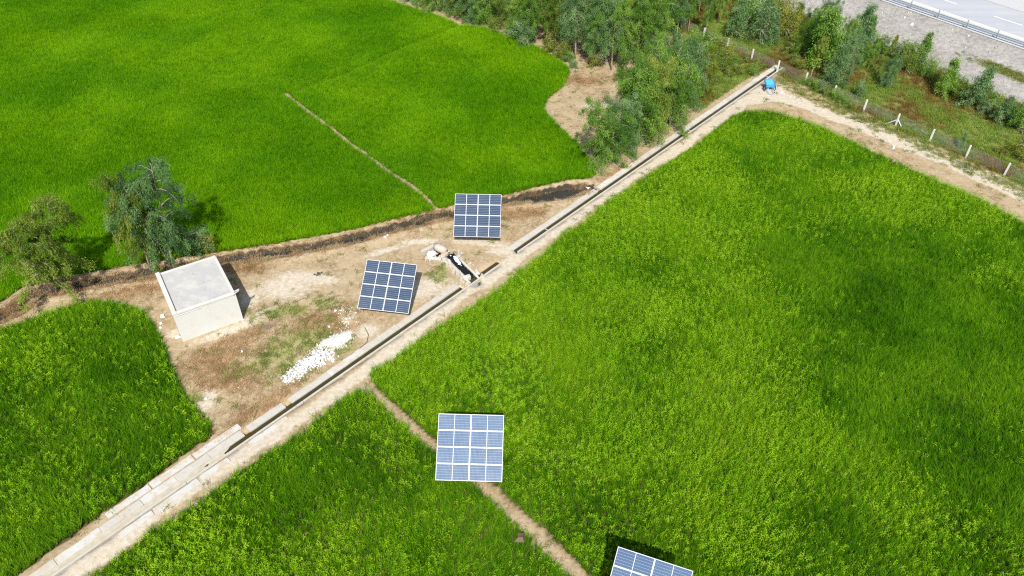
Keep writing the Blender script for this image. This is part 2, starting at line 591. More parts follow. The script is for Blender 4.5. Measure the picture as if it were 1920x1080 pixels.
road_part('shoulder', strip(-0.45, 3.05, RZ + 0.0), SHOULD)
road_part('carriageway', strip(2.9, 11.4, RZ + 0.004), ASPH)
road_part('edge_line', strip(2.72, 2.9, RZ + 0.008), PAINT)
road_part('sand_drift', strip(2.2, 2.68, RZ + 0.004), SANDY)
road_part('median', strip(11.4, 60, RZ + 0.12, thick=.4), SHOULD)
for k in range(-6, 7):
    road_part('lane_marking', strip(6.9, 7.06, RZ + 0.008, 17.1 + k * 9, 20.9 + k * 9), PAINT)

gr = tag(empty('guardrail', (G0[0], G0[1], RZ - .02), math.atan2(RD[1], RD[0])), 'grey steel guardrail running along the edge of the highway', 'guardrail')
for nm, zc in (('rail', 0.62), ('rail', 0.38)):
    m = MB()
    V, Fc = [], []
    prof = [(0.0, -0.10), (0.05, -0.06), (0.0, 0.0), (0.05, 0.06), (0.0, 0.10)]
    for x in (-60, 60):
        for y, z in prof:
            V.append((x, -y - .06, zc + z))
        for y, z in prof[::-1]:
            V.append((x, -y - .045, zc + z))
    n = len(prof) * 2
    m.add(V, [(i, (i + 1) % n, n + (i + 1) % n, n + i) for i in range(n)])
    m.build(nm, STEEL, gr)
pm = MB().box((0, 0.03, .2), (.12, .14, 1.3)).mesh('post')
off0 = 3.95 * 0.0
for k in range(-15, 16):
    obj('post', pm, STEEL, gr, (off0 + k * 3.98, 0, 0.2))

# ------------------------------------------------------------------ irrigation channel
CONC = concrete('channel_concrete', (0.41, 0.39, 0.345), dirt=(.38, .29, .19), amount=.55)
CONC2 = concrete('weathered_concrete', (0.45, 0.44, 0.41), dirt=(.40, .31, .21), amount=1.0)
CONCD = concrete('dark_concrete', (0.33, 0.30, 0.26), amount=.3)
WATER = (lambda t: (t.bump(t.noise(5, detail=3), .15, .03), t.done(t.mix(t.noise(1.2), (0.022, 0.019, 0.007), (0.060, 0.050, 0.015)), 0.2, .25))[1])(NT('murky_water'))
MUD = simple('silt', (0.37, 0.33, 0.245), var=.35, scale=2.5, bump=.4)

chan = tag(empty('irrigation_channel', ch(44, 0), CYAW), 'long straight concrete irrigation channel between the yard and the big rice field', 'channel')


def chp(t, o, z=0.0):       # local to the channel empty; local x runs along the channel, local y = + towards big field
    return (t - 44, o, z)


rr = random.Random(3)
# south wall: thin kerb, in lengths
for a, b in ((-1.5, 12), (12, 25), (25, 36), (36, 48.3), (50.3, 62), (62, 71), (71, 80), (80, 96)):
    MB().box(chp((a + b) / 2, 0.29, -0.33 + rr.uniform(-.01, .01)), (b - a - .03, .14, .82)).build('channel_wall', CONC, chan, bevel=.015)
for a, b in ((-1.5, 48.3), (50.3, 53.8), (54.9, 96)):
    MB().box(chp((a + b) / 2, 0, -0.70), (b - a, .5, .1)).build('channel_floor', CONCD, chan)


def slab(a, b, o0, o1, top, name, m, deep=.75):
    """worn slab with a ragged outline, many short edges along its length"""
    k = max(3, int((b - a) / .45))
    row0, row1 = [], []
    for i in range(k + 1):
        tt = a + (b - a) * i / k
        e = rr.uniform(-.02, .02)
        e *= 0 < i < k
        row0.append(chp(tt + e, o0 + rr.uniform(-.045, .03), top + rr.uniform(-.012, .008)))
        row1.append(chp(tt + e, o1 + rr.uniform(-.012, .008), top + rr.uniform(-.012, .008)))
    loop = row0 + row1[::-1]
    n = len(loop)
    V = loop + [(p[0], p[1], top - deep) for p in loop]
    F_ = [(i, i + 1, n - 2 - i, n - 1 - i)[::-1] for i in range(k)]
    F_ += [(i, (i + 1) % n, n + (i + 1) % n, n + i) for i in range(n)]
    return MB().add(V, F_).build(name, m, chan, bevel=.012)


# north side: broad coping slabs, laid end to end with open joints
edges = [-1.5, 1.3, 4.4, 7.6, 11.2, 14.6, 18.1, 21.6, 25.0, 28.6, 31.6, 35.55]
edges2 = [36.0, 39.4, 42.0, 45.2, 48.3]
edges3 = [55.0, 58.7, 61.5, 64.9, 68.2, 71.6]
edges4 = [72.1, 75.0]
edges5 = [75.4, 77.9, 80.3, 82.6, 85.2, 87.9, 91, 94]
for E_ in (edges, edges2, edges3, edges4, edges5):
    for a, b in zip(E_[:-1], E_[1:]):
        w = rr.uniform(.50, .58)
        dz = rr.uniform(-.025, .03)
        slab(a + rr.uniform(.002, .016), b - rr.uniform(.002, .016), -.20 - w, -.18, (.08 if a < 60 else .06 if a < 72 else .05) + dz * .7, 'coping_slab', CONC if rr.random() < .6 else CONC2)
# outer row of slabs and the south apron near the silted end
for a, b, o0, o1, dz in ((75.2, 78.6, -1.38, -.86, .06), (78.7, 81.6, -1.42, -.88, .02), (81.7, 84.5, -1.36, -.87, .05)):
    slab(a, b, o0, o1, .06 + dz * .6, 'outer_slab', CONC2, .3)
for a, b, o0, o1 in ((72.6, 75.6, .46, .86), (77.2, 79.2, .48, .92), (79.4, 82.4, .48, .96), (82.5, 84.6, .5, .92)):
    slab(a, b, o0, o1, .05, 'apron_slab', CONC2, .3)
# sluice gate stub beside the pond
MB().box(chp(35.78, -.55, -.05), (.08, .62, .5)).build('sluice_gate', CONCD, chan)


def sheet_obj(name, pts, z, m, n=1, kind='structure', label=None, thick=0):
    V = [(p[0], p[1], z if len(p) < 3 else p[2]) for p in pts]
    o = MB().add(V, [tuple(range(len(V)))]).build(name, m)
    return tag(o, label, None, None, kind)


def ch_sheet(name, a, b, z, m, label):
    return sheet_obj(name, [ch(a, -.25, z), ch(b, -.25, z), ch(b, .26, z), ch(a, .26, z)], z, m, label=label)


ch_sheet('water', -1.5, 48.3, -.05, WATER, 'dark water in the upper reach of the concrete channel')
ch_sheet('water', 50.4, 53.8, -.08, WATER, 'dark water under the pump outlet in the open channel bay')
ch_sheet('water', 54.9, 80.5, -.06, WATER, 'olive brown water in the lower reach of the concrete channel')
sl = MB()
N_ = 60
for i in range(N_ + 1):
    tt = 74.0 + i * (96 - 74.0) / N_
    zz = -.16 + .16 * float(sstep(0, 1, (tt - 74.0) / 5.0)) + .03 * math.sin(tt * 2.3) * math.sin(tt * .9)
    sl.v += [ch(tt, -.25, zz + .02 + rr.uniform(-.02, .03)), ch(tt, rr.uniform(-.06, .06), zz - .02 + rr.uniform(-.03, .02)), ch(tt, .26, zz + .01 + rr.uniform(-.03, .03))]
for i in range(N_):
    sl.f += [(3 * i, 3 * i + 1, 3 * i + 4, 3 * i + 3), (3 * i + 1, 3 * i + 2, 3 * i + 5, 3 * i + 4)]
tag(sl.build('silt', MUD, smooth=True), 'pale dry silt filling the lower end of the channel', kind='structure')
for t_ in (2.0, 19.7, 44.0):
    MB().box(chp(t_, 0, -.1), (.1, .5, .12)).build('cross_tie', CONC, chan)

# water of the earth ditch, a ribbon lying in its bed
V = []
for i, p in enumerate(ditch):
    d = ditch[min(i + 1, len(ditch) - 1)] - ditch[max(i - 1, 0)]
    d /= np.hypot(*d)
    n = np.array([-d[1], d[0]])
    ww_ = .55 + float(pond_w(*p)) * 1.0
    V += [(*(p + n * ww_), -.46), (*(p - n * ww_), -.46)]
MB().add(V, [(2 * i, 2 * i + 1, 2 * i + 3, 2 * i + 2) for i in range(len(ditch) - 1)]).build('water', (lambda t: t.done(t.mix(t.noise(1.5), (0.018, 0.018, 0.015), (0.04, 0.038, 0.03)), .3, .25))(NT('ditch_water')))
tag(bpy.data.objects['water.003'], 'shallow black water in the earth ditch', kind='structure')

# ------------------------------------------------------------------ pump outlet: basin, trough, foam
FOAM = simple('white_water', (0.80, 0.86, 0.92), rough=.25, spec=.5, var=.12, scale=9, bump=.6)
basin = tag(empty('outlet_basin', (*BASIN, 0), 0), 'small broken concrete basin beside the head of the water trough', 'basin')


def bl(px, py, z=0.0):
    p = at(px, py, z)
    return (p[0] - BASIN[0], p[1] - BASIN[1], z)


def wall_between(a, b, th, h, name, parent, m, z0=-.3, bev=.04):
    a, b = Vector(a), Vector(b)
    d = b - a
    return MB().box(((a.x + b.x) / 2, (a.y + b.y) / 2, z0 + h / 2), (math.hypot(d.x, d.y), th, h), rz=math.atan2(d.y, d.x)).build(name, m, parent, bevel=bev)


wall_between(bl(790, 476), bl(814, 464), .34, .62, 'basin_wall', basin, CONC)
wall_between(bl(797, 484), bl(828, 486), .3, .42, 'basin_wall', basin, CONC2)
wall_between(bl(829, 484), bl(838, 475), .3, .5, 'basin_wall', basin, CONC2)
MB().tube([bl(816, 462, .28), bl(822, 464.5, .30), bl(830, 468, .29), bl(836, 471.5, .26)], [.30, .36, .36, .27], 12).build('pipe_casing', CONC, basin, smooth=True)
MB().tube([bl(823, 474, .05), bl(818, 477, -.1)], .07, 8).build('outlet_pipe', simple('rusty_iron', (.16, .07, .035), rough=.7), basin)
sack = tag(obj('sack', (lambda m: m.mesh('sack', True))(MB().tube([(-.34, 0, .0), (-.3, 0, .07), (-.1, .02, .16), (.12, 0, .17), (.3, 0, .09), (.35, 0, .0)], [.06, .2, .28, .27, .2, .05], 10)), simple('sack_cloth', (.75, .73, .70), var=.1)), 'stuffed white sack lying in the corner of the outlet basin', 'sack')
sp = at(809, 478, .05)
sack.location = (sp[0], sp[1], -.02)
sack.rotation_euler = (0, 0, .5)

tr0 = TROUGH[0]
trough = tag(empty('water_trough', (*tr0, 0), 0), 'rounded concrete trough carrying foaming water down to the channel', 'trough')
for side, w, h, nm in ((1, .13, .16, 'trough_wall'), (-1, .18, .14, 'trough_wall')):
    pts, rads = [], []
    for i, p in enumerate(TROUGH):
        d = TROUGH[min(i + 1, 3)] - TROUGH[max(i - 1, 0)]
        d /= np.hypot(*d)
        n = np.array([-d[1], d[0]])
        q = p + n * side * (.34 + w)
        if i == 3:
            q = q - d * .35
        pts.append((q[0] - tr0[0], q[1] - tr0[1], h - .16 - .03 * i))
        rads.append(w * (1.0 if 0 < i < 3 else .8))
    MB().tube(pts, rads, 10).build(nm, CONC, trough, smooth=True)
V = []
for i, p in enumerate(TROUGH):
    d = TROUGH[min(i + 1, 3)] - TROUGH[max(i - 1, 0)]
    d /= np.hypot(*d)
    n = np.array([-d[1], d[0]])
    for s in (.40, -.40):
        V.append((p[0] + n[0] * s, p[1] + n[1] * s, -.12 - .05 * i))
tag(MB().add(V, [(2 * i, 2 * i + 1, 2 * i + 3, 2 * i + 2) for i in range(3)]).build('water', simple('black_water', (.010, .011, .010), rough=.25, spec=.25)), 'dark running water inside the concrete trough', kind='structure')
wall_between([*(np.array(bl(841, 488)) + 0)], bl(846, 503), .25, .45, 'basin_wall', basin, CONC2)
hb = wall_between([at(868, 523)[0] - tr0[0], at(868, 523)[1] - tr0[1], 0], [at(882, 519)[0] - tr0[0], at(882, 519)[1] - tr0[1], 0], .35, .5, 'head_block', trough, CONC2)


rdb = np.random.default_rng(23)
mb = MB()
for i in range(150):
    if i % 3 == 0:
        q = at(rdb.uniform(795, 842), rdb.uniform(464, 492))
    else:
        k = rdb.uniform(0, 2.999)
        i0 = int(k)
        q = TROUGH[i0] + (TROUGH[i0 + 1] - TROUGH[i0]) * (k - i0)
        dq = TROUGH[i0 + 1] - TROUGH[i0]
        dq = np.array([-dq[1], dq[0]]) / np.hypot(*dq)
        q = q + dq * rdb.choice([-1, -1, 1]) * rdb.uniform(.46, 1.0)
    sz_ = rdb.uniform(.03, .11) * (2.2 if rdb.random() < .14 else 1)
    P_ = np.array([(-1, -1, -.6), (1, -1, -.6), (1, 1, -.6), (-1, 1, -.6), (-.7, -.7, .6), (.7, -.7, .6), (.7, .7, .6), (-.7, .7, .6)]) * sz_ * rdb.uniform(.6, 1.3, (8, 3))
    mb.add(P_ @ np.array(Matrix.Rotation(rdb.uniform(0, 6.28), 3, 'Z')) + np.array([q[0], q[1], .04]), [(3, 2, 1, 0), (4, 5, 6, 7), (0, 1, 5, 4), (1, 2, 6, 5), (2, 3, 7, 6), (3, 0, 4, 7)])
tag(mb.build('masonry_debris', CONC), 'broken stones and mortar lumps strewn round the pump outlet', kind='stuff')


def froth(cx, cy, z, L, W, ang, n, seed):
    r = np.random.default_rng(seed)
    V, Fc = [], []
    for i in range(n):
        a, b = r.normal(0, .42, 2)
        x, y = a * L, b * W
        s = r.uniform(.04, .11)
        px_, py_ = cx + x * math.cos(ang) - y * math.sin(ang), cy + x * math.sin(ang) + y * math.cos(ang)
        k = len(V)
        zc = z + r.uniform(0, .06)
        V += [(px_ + s, py_, zc), (px_, py_ + s, zc), (px_ - s, py_, zc), (px_, py_ - s, zc), (px_, py_, zc + s * .7), (px_, py_, zc - s)]
        Fc += [(k, k + 1, k + 4), (k + 1, k + 2, k + 4), (k + 2, k + 3, k + 4), (k + 3, k, k + 4), (k + 1, k, k + 5), (k + 2, k + 1, k + 5), (k + 3, k + 2, k + 5), (k, k + 3, k + 5)]
    return V, Fc


d = TROUGH[2] - TROUGH[0]
ang = math.atan2(d[1], d[0])
f1 = at(857, 488, -.1)
V, Fc = froth(f1[0], f1[1], -.12, .75, .17, ang, 90, 1)
me = bpy.data.meshes.new('foam'); me.from_pydata(V, [], Fc)
tag(obj('foam', me, FOAM), 'white foam rushing down the trough', kind='stuff')
f2 = at(895, 521, -.2)
V, Fc = froth(f2[0], f2[1], -.22, .62, .2, CYAW, 90, 2)
me = bpy.data.meshes.new('foam'); me.from_pydata(V, [], Fc)
tag(obj('foam', me, FOAM), 'white splash where the trough falls into the channel', kind='stuff')
f3 = at(1100, 352, -.4)
V, Fc = froth(f3[0], f3[1], -.40, .35, .12, .2, 26, 3)
me = bpy.data.meshes.new('foam'); me.from_pydata(V, [], Fc)
tag(obj('foam', me, FOAM), 'small white ripple at the ditch inlet below the sluice', kind='stuff')

# ------------------------------------------------------------------ pump house
HX, HY, HYAW, HW, HD, HH = -24.778, 40.237, 0.567, 4.606, 5.453, 2.827
t = NT('painted_brick')
bk = t.n('TexBrick', Scale=1.0)
tc = t.n('TexCoord').outputs['Object']
mp = t.n('Mapping')
t.t.links.new(tc, mp.inputs['Vector'])
mp.inputs['Rotation'].default_value = (math.pi / 2, 0, 0)
t.t.links.new(mp.outputs[0], bk.inputs['Vector'])
for k, v in (('Brick Width', .24), ('Row Height', .085), ('Mortar Size', .012)):
    bk.inputs[k].default_value = v
bk.inputs['Color1'].default_value = (.48, .482, .45, 1)
bk.inputs['Color2'].default_value = (.50, .502, .47, 1)
bk.inputs['Mortar'].default_value = (.465, .465, .435, 1)
w = t.mix(t.math('MULTIPLY', t.map(t.noise(1.1, detail=6), .45, .75), .4), bk.outputs['Color'], (.42, .39, .32))
t.bump(t.math('ADD', bk.outputs['Fac'], t.noise(14)), .12, .01)
BRICK = t.done(w, .9, .2)
ROOFC = concrete('roof_concrete', (.36, .355, .338), dirt=(.45, .43, .38), amount=.8)
PARA = concrete('parapet_plaster', (.48, .475, .445), dirt=(.42, .37, .28), amount=.4)
house = tag(empty('pump_house', (HX, HY, 0), HYAW), 'small pale brick pump house with a flat concrete roof beside the ditch', 'building')
TH = .22
Hw = HH - .16
MB().box((HW / 2, TH / 2, (Hw - .2) / 2), (HW, TH, Hw + .2)).build('wall', BRICK, house)
MB().box((HW / 2, HD - TH / 2, (Hw - .2) / 2), (HW, TH, Hw + .2)).build('wall', BRICK, house)
MB().box((TH / 2, HD / 2, (Hw - .2) / 2), (TH, HD - 2 * TH, Hw + .2)).build('wall', BRICK, house)
MB().box((HW - TH / 2, HD / 2, (Hw - .2) / 2), (TH, HD - 2 * TH, Hw + .2)).build('wall', BRICK, house)
roof = MB().box((HW / 2, HD / 2, Hw - .05), (HW - 2 * TH - .004, HD - 2 * TH - .004, .12)).build('roof', ROOFC, house)
MB().box((TH / 2 + .02, HD / 2, Hw + .09), (TH + .1, HD + .02, .18)).build('parapet', PARA, house, bevel=.02)
MB().box((HW / 2 + .12, TH / 2 - .02, Hw + .085), (HW - .34, TH + .04, .17)).build('parapet', PARA, house, bevel=.02)
MB().box((HW / 2 + .12, HD - TH / 2, Hw + .03), (HW - .34, TH, .06)).build('parapet', PARA, house, bevel=.015)
MB().box((HW - TH / 2, HD / 2, Hw + .03), (TH, HD - 2 * TH - .06, .06)).build('parapet', PARA, house, bevel=.015)
MB().box((1.05, -.015, Hw - .12), (2.0, .03, .05)).build('plaster_band', PARA, house)
DOORM = simple('grey_door', (.2, .22, .23), rough=.5)
door = MB().box((HW + .02, 1.6, 1.0), (.05, .95, 2.0)).build('door', DOORM, house)
MB().box((HW + .06, 1.98, 1.0), (.04, .04, .16)).build('handle', STEEL, door)
sm = MB().box((HW + .05, .05, Hw + .12), (.62, .07, .07), rz=.5).box((HW + .12, .18, Hw + .2), (.5, .06, .06), rz=.2).box((HW - .15, .1, Hw + .2), (.22, .2, .16))
sm.build('drain_spout', PARA, house)

# ------------------------------------------------------------------ solar arrays
FRAME = simple('aluminium_frame', (.47, .48, .49), rough=.4, var=.05)
BACK = simple('panel_backsheet', (.62, .62, .62), var=.1)
MOUNT = simple('mount_steel', (.36, .37, .38), rough=.5, metal=.3, var=.2)


def cells_mat(name, c1, c2, line, dark):
    t = NT(name)
    uv = t.n('TexCoord').outputs['UV']
    sx = t.n('SeparateXYZ')
    t.t.links.new(uv, sx.inputs[0])

    def lines(s, n, wd):
        fr = t.math('FRACT', t.math('MULTIPLY', s, n))
        e = t.math('ABSOLUTE', t.math('SUBTRACT', fr, .5))
        return t.math('GREATER_THAN', e, .5 - wd)
    row = lines(sx.outputs[1], 6, .06)
    colm = lines(sx.outputs[0], 12, .045)
    bus = lines(sx.outputs[0], 60, .05)
    r = t.n('ObjectInfo').outputs['Random']
    c = t.mix(r, c1, c2)
    c = t.mix(t.math('MULTIPLY', t.noise(1.4), .3), c, tuple(x * .7 for x in c1))
    c = t.mix(t.math('MULTIPLY', bus, .10), c, line)
    c = t.mix(t.math('MULTIPLY', colm, .5), c, line)
    c = t.mix(t.math('MULTIPLY', row, .6), c, line)
    # thin film of field dust
    c = t.mix(t.math('MULTIPLY', t.map(t.noise(.9, detail=6), .4, .8), .05), c, (.4, .37, .33))
    t.done(c, t.map(t.noise(2.0, detail=4), .3, .7, .40, .50), .15)
    t.p.inputs['Coat Weight'].default_value = .12
    t.p.inputs['Coat Roughness'].default_value = .2
    return t.m


CELLS_DIM = cells_mat('solar_cells_no_glare', (.018, .034, .066), (.026, .044, .080), (.22, .28, .36), 0)  # same cells seen away from the sun's reflection, hence a darker base colour
CELLS_GLARE = cells_mat('solar_cells_glare', (.040, .078, .145), (.054, .096, .168), (.25, .34, .45), 0)  # sun glare on the near arrays put into a paler cell colour


def quad_uv(name, quads):
    me = bpy.data.meshes.new(name)
    V, Fc = [], []
    for (x0, y0, x1, y1, z) in quads:
        k = len(V)
        V += [(x0, y0, z), (x1, y0, z), (x1, y1, z), (x0, y1, z)]
        Fc.append((k, k + 1, k + 2, k + 3))
    me.from_pydata(V, [], Fc)
    uvl = me.uv_layers.new(name='UVMap')
    for i in range(len(quads)):
        for j, uv in enumerate(((0, 0), (1, 0), (1, 1), (0, 1))):
            uvl.data[i * 4 + j].uv = uv
    return me


W_, H_ = 4.08, 4.04


def solar_array(x, y, z, yaw, tilt, cells, mid_half, gap_mid, label):
    root = tag(empty('solar_array', (x, y, 0), yaw), label, 'solar array', 'solar arrays on pole mounts around the pump outlet')
    # local frame: X along the width, panel plane tilted about X
    def pl(a, b, c=0.0):      # panel coords -> root local
        return (a, b * math.cos(tilt) - c * math.sin(tilt), z + b * math.sin(tilt) + c * math.cos(tilt))
    R = Matrix.Rotation(tilt, 3, 'X')
    mw, mh = (W_ - gap_mid) / 2, (H_ - .024) / 4
    fm = MB()
    fw, dp = .036, .04
    for c, d in (((0, mh / 2 - fw / 2, 0), (mw, fw, dp)), ((0, -mh / 2 + fw / 2, 0), (mw, fw, dp)), ((-mw / 2 + fw / 2, 0, 0), (fw, mh - 2 * fw, dp)), ((mw / 2 - fw / 2, 0, 0), (fw, mh - 2 * fw, dp))):
        fm.box(c, d)
    fme = fm.mesh('frame')
    hw = (mw - 2 * fw - mid_half) / 2
    qme = quad_uv('cell_sheet', [(-mid_half / 2 - hw, -mh / 2 + fw, -mid_half / 2, mh / 2 - fw, .012), (mid_half / 2, -mh / 2 + fw, mid_half / 2 + hw, mh / 2 - fw, .012)])
    bme = MB().box((0, 0, .0), (mw - 2 * fw, mh - 2 * fw, .016)).mesh('backsheet')
    for m_, mm in ((fme, FRAME), (qme, cells), (bme, FRAME)):
        m_.materials.append(mm)
    for i in range(2):
        for j in range(4):
            a = (i - .5) * (mw + gap_mid)
            b = (1.5 - j) * (mh + .008)
            mod = obj('solar_module', bme, None, root, pl(a, b), (tilt, 0, 0))
            obj('frame', fme, None, mod)
            obj('cell_sheet', qme, None, mod)
    # mount
    zc = z - .34 / math.cos(tilt)
    MB().tube([(0, 0, -.4), (0, 0, z - .25)], .10, 12).build('pole', MOUNT, root, smooth=True)
    hub = MB().box(pl(0, 0, -.2), (.5, .5, .12), M=R)
    hub.build('pole_head', MOUNT, root)
    for a in (-1.45, -.5, .5, 1.45):
        MB().box(pl(a, 0, -.055), (.06, H_ - .1, .06), M=R).build('rail', MOUNT, root)
    for b in (-1.1, 1.1):
        MB().box(pl(0, b, -.12), (W_ - .3, .07, .07), M=R).build('cross_beam', MOUNT, root)
    for a in (-1, 1):
        for b in (-1, 1):
            MB().tube([(0, 0, max(.5, z - 1.3)), pl(a * .95, b * 1.05, -.16)], .028, 6).build('strut', MOUNT, root)
    MB().box((0, 0, .06), (.7, .7, .2)).build('footing', CONC, root)
    return root


solar_array(-3.118, 54.203, 2.074, -.009, .555, CELLS_DIM, .05, .012, 'dark blue solar array standing farthest back, between the ditch and the channel')
solar_array(-9.76, 44.785, 1.918, -.137, .546, CELLS_DIM, .05, .012, 'dark blue solar array turned left in the bare yard near the pump house')
solar_array(-2.43, 28.764, 2.866, -.013, .578, CELLS_GLARE, .034, .012, 'bright blue solar array on the footpath between two rice fields')
solar_array(7.295, 19.411, 2.742, -.339, .41, CELLS_GLARE, .034, .012, 'tilted bright blue solar array cut off by the lower edge of the photo')

# ------------------------------------------------------------------ fence
POSTM = concrete('fence_concrete', (.62, .61, .58), amount=.2)
WIRE = simple('fence_wire', (.33, .33, .32), rough=.6, metal=.5, var=.1)
fr0 = FP0
FYAW = math.atan2(FSTEP[1], FSTEP[0])
FL = float(np.hypot(*FSTEP))
fence = tag(empty('fence', (FP0[0], FP0[1], 0), FYAW), 'wire mesh fence on white concrete posts between the track and the wet meadow', 'fence')
pme = MB().box((0, 0, .56), (.16, .16, 1.76), taper=.86).mesh('post')
wm = MB()
n, Hf = 34, 1.2
for i in range(n):
    x = i * FL / n
    for s in (1, -1):
        L = Hf * .75
        x1 = x + s * L
        z0, z1 = .12, .12 + Hf
        xa, xb = x, x1
        if xb > FL:
            z1 = z0 + (FL - xa) / .75
            xb = FL
        if xb < 0:
            z1 = z0 + xa / .75
            xb = 0
        if abs(xb - xa) < .02:
            continue
        wm.tube([(xa, 0, z0), (xb, 0, z1)], .0042, 3, cap=False)
for z_ in (.14, .75, 1.3):
    wm.tube([(0, 0, z_), (FL, 0, z_)], .006, 3, cap=False)
wme = wm.mesh('wire_mesh')
for k in range(-9, 9):
    p = FP0 + FSTEP * k
    gzv = float(ground_z(p[0], p[1], False))
    obj('post', pme, POSTM, fence, (k * FL, 0, gzv), (rr.uniform(-.03, .03), rr.uniform(-.03, .03), 0))
    if k < 8:
        obj('wire_mesh', wme, WIRE, fence, (k * FL, .06, gzv))
MB().tube([(FL - .03, .0, .75), (FL - .95, -.25, -.1)], .06, 4).build('brace', POSTM, fence)
MB().tube([(FL + .03, .0, .75), (FL + .85, .1, -.1)], .06, 4).build('brace', POSTM, fence)
st = at(1518, 148)
tag(MB().tube([(0, 0, -.2), (.05, 0, .7), (.1, .05, 1.5)], .035, 5).build('stick', simple('grey_wood', (.4, .34, .26)), loc=(st[0], st[1], 0)), 'thin grey wooden stick standing in the weeds by the fence', 'stick')

# ------------------------------------------------------------------ blue hand cart
BLUE = simple('blue_paint', (.06, .30, .66), rough=.45, var=.12)
BLUEL = simple('pale_blue_paint', (.30, .42, .58), rough=.5, var=.1)
TYRE = simple('tyre_rubber', (.025, .025, .027), rough=.8)
cp = at(1444, 173)
cart = tag(empty('hand_cart', (cp[0], cp[1], 0), .12), 'small bright blue hand cart parked at the corner of the sandy track', 'cart')
Rt = Matrix.Rotation(.42, 3, 'X')
tm = MB()
for c, d_ in (((0, .75, .72), (1.0, 1.05, .05)),):
    tm.box(c, d_, M=Rt)


def tp(a, b, c):
    v = Rt @ Vector((a, b, c))
    return (v.x, v.y + .75, v.z + .72)


tm.box(tp(-.5, 0, .11), (.04, 1.05, .26), M=Rt).box(tp(.5, 0, .11), (.04, 1.05, .26), M=Rt).box(tp(0, .52, .11), (.96, .04, .26), M=Rt).box(tp(0, -.52, .08), (.96, .04, .2), M=Rt)
tm.build('tray', BLUE, cart, bevel=.02)
MB().box(tp(.02, .1, .12), (.9, .8, .16), M=Rt).build('load_cover', BLUE, cart, bevel=.05)
MB().tube([tp(-.42, -.5, -.05), (-.44, -.15, .36), (-.38, -.55, .18), (-.12, -.78, .12), (.12, -.78, .12), (.38, -.55, .18), (.44, -.15, .36), tp(.42, -.5, -.05)], .035, 6).build('handle_bar', BLUEL, cart, smooth=True)
for sx in (-1, 1):
    MB().tube([(sx * .30, .2, .5), (sx * .24, -.35, .05)], .025, 6).build('leg', BLUEL, cart)
    wh = MB()
    ring = [(sx * .62, .45 + .32 * math.cos(a), .33 + .32 * math.sin(a)) for a in np.linspace(0, 2 * math.pi, 17)]
    wh.tube(ring, .055, 6, cap=False)
    wo = wh.build('wheel', TYRE, cart, smooth=True)
    sk = MB()
    for a in np.linspace(0, math.pi, 5)[:-1]:
        sk.tube([(sx * .62, .45 + .3 * math.cos(a), .33 + .3 * math.sin(a)), (sx * .62, .45 - .3 * math.cos(a), .33 - .3 * math.sin(a))], .012, 4)
    sk.tube([(sx * .56, .45, .33), (sx * .68, .45, .33)], .05, 8)
    sk.build('spokes', MOUNT, wo)
MB().tube([(-.6, .45, .33), (.6, .45, .33)], .03, 6).build('axle', MOUNT, cart)

# ------------------------------------------------------------------ rubble, sand heap, shards
RUB = simple('white_plaster', (.56, .56, .555), var=.3, rough=.9)


def chunk(r, s):
    """an irregular little stone: jittered octahedron-ish block"""
    P = np.array([(-1, -1, -.6), (1, -1, -.6), (1, 1, -.6), (-1, 1, -.6), (-.7, -.7, .6), (.7, -.7, .6), (.7, .7, .6), (-.7, .7, .6)]) * s
    P = P * r.uniform(.6, 1.25, P.shape) * r.uniform(.6, 1.3, (1, 3))
    a = r.uniform(0, 2 * math.pi)
    b = r.normal(0, .35)
    P = P @ np.array(Matrix.Rotation(b, 3, 'X')) @ np.array(Matrix.Rotation(a, 3, 'Z'))
    return P


CF = [(3, 2, 1, 0), (4, 5, 6, 7), (0, 1, 5, 4), (1, 2, 6, 5), (2, 3, 7, 6), (3, 0, 4, 7)]
r = np.random.default_rng(12)
mb = MB()
A, B = at(530, 716)[:2], at(618, 655)[:2]
AB = B - A
ABn = np.array([-AB[1], AB[0]]) / np.hypot(*AB)
for i in range(1150):
    u = r.beta(1.3, 1.3)
    v = r.normal(0, .42) * (1.0 + .2 * math.sin(u * 9)) * (.55 + .75 * u)
    if abs(v) > 1.1:
        continue
    p = A + AB * u + ABn * v
    hgt = max(0, .13 * (1 - abs(v) / .8)) * min(1, u * 4, (1.08 - u) * 5)
    s = r.uniform(.02, .065) * (1.8 if r.random() < .12 else 1)
    mb.add(chunk(r, s) + np.array([p[0], p[1], hgt * r.uniform(.5, 1) + .03]), CF)
for i in range(150):
    u, v = r.random(), r.normal(0, .35)
    p0, p1 = at(640, 635)[:2], at(655, 575)[:2]
    p = p0 + (p1 - p0) * u + np.array([v, v * .4])
    mb.add(chunk(r, r.uniform(.02, .06)) + np.array([p[0], p[1], .03]), CF)
for i in range(260):
    a_, q_ = r.uniform(0, 6.28), r.beta(3, 2) * 1.25
    lx, ly = q_ * 1.45 * math.cos(a_), q_ * .85 * math.sin(a_)
    c_ = at(630, 640)
    px_, py_ = c_[0] + lx * math.cos(.75) - ly * math.sin(.75), c_[1] + lx * math.sin(.75) + ly * math.cos(.75)
    mb.add(chunk(r, r.uniform(.015, .055)) + np.array([px_, py_, max(.02, .24 * (1 - q_ ** 1.5))]), CF)
tag(mb.build('rubble', RUB), 'heap of broken white plaster and pebbles beside the channel', kind='stuff')

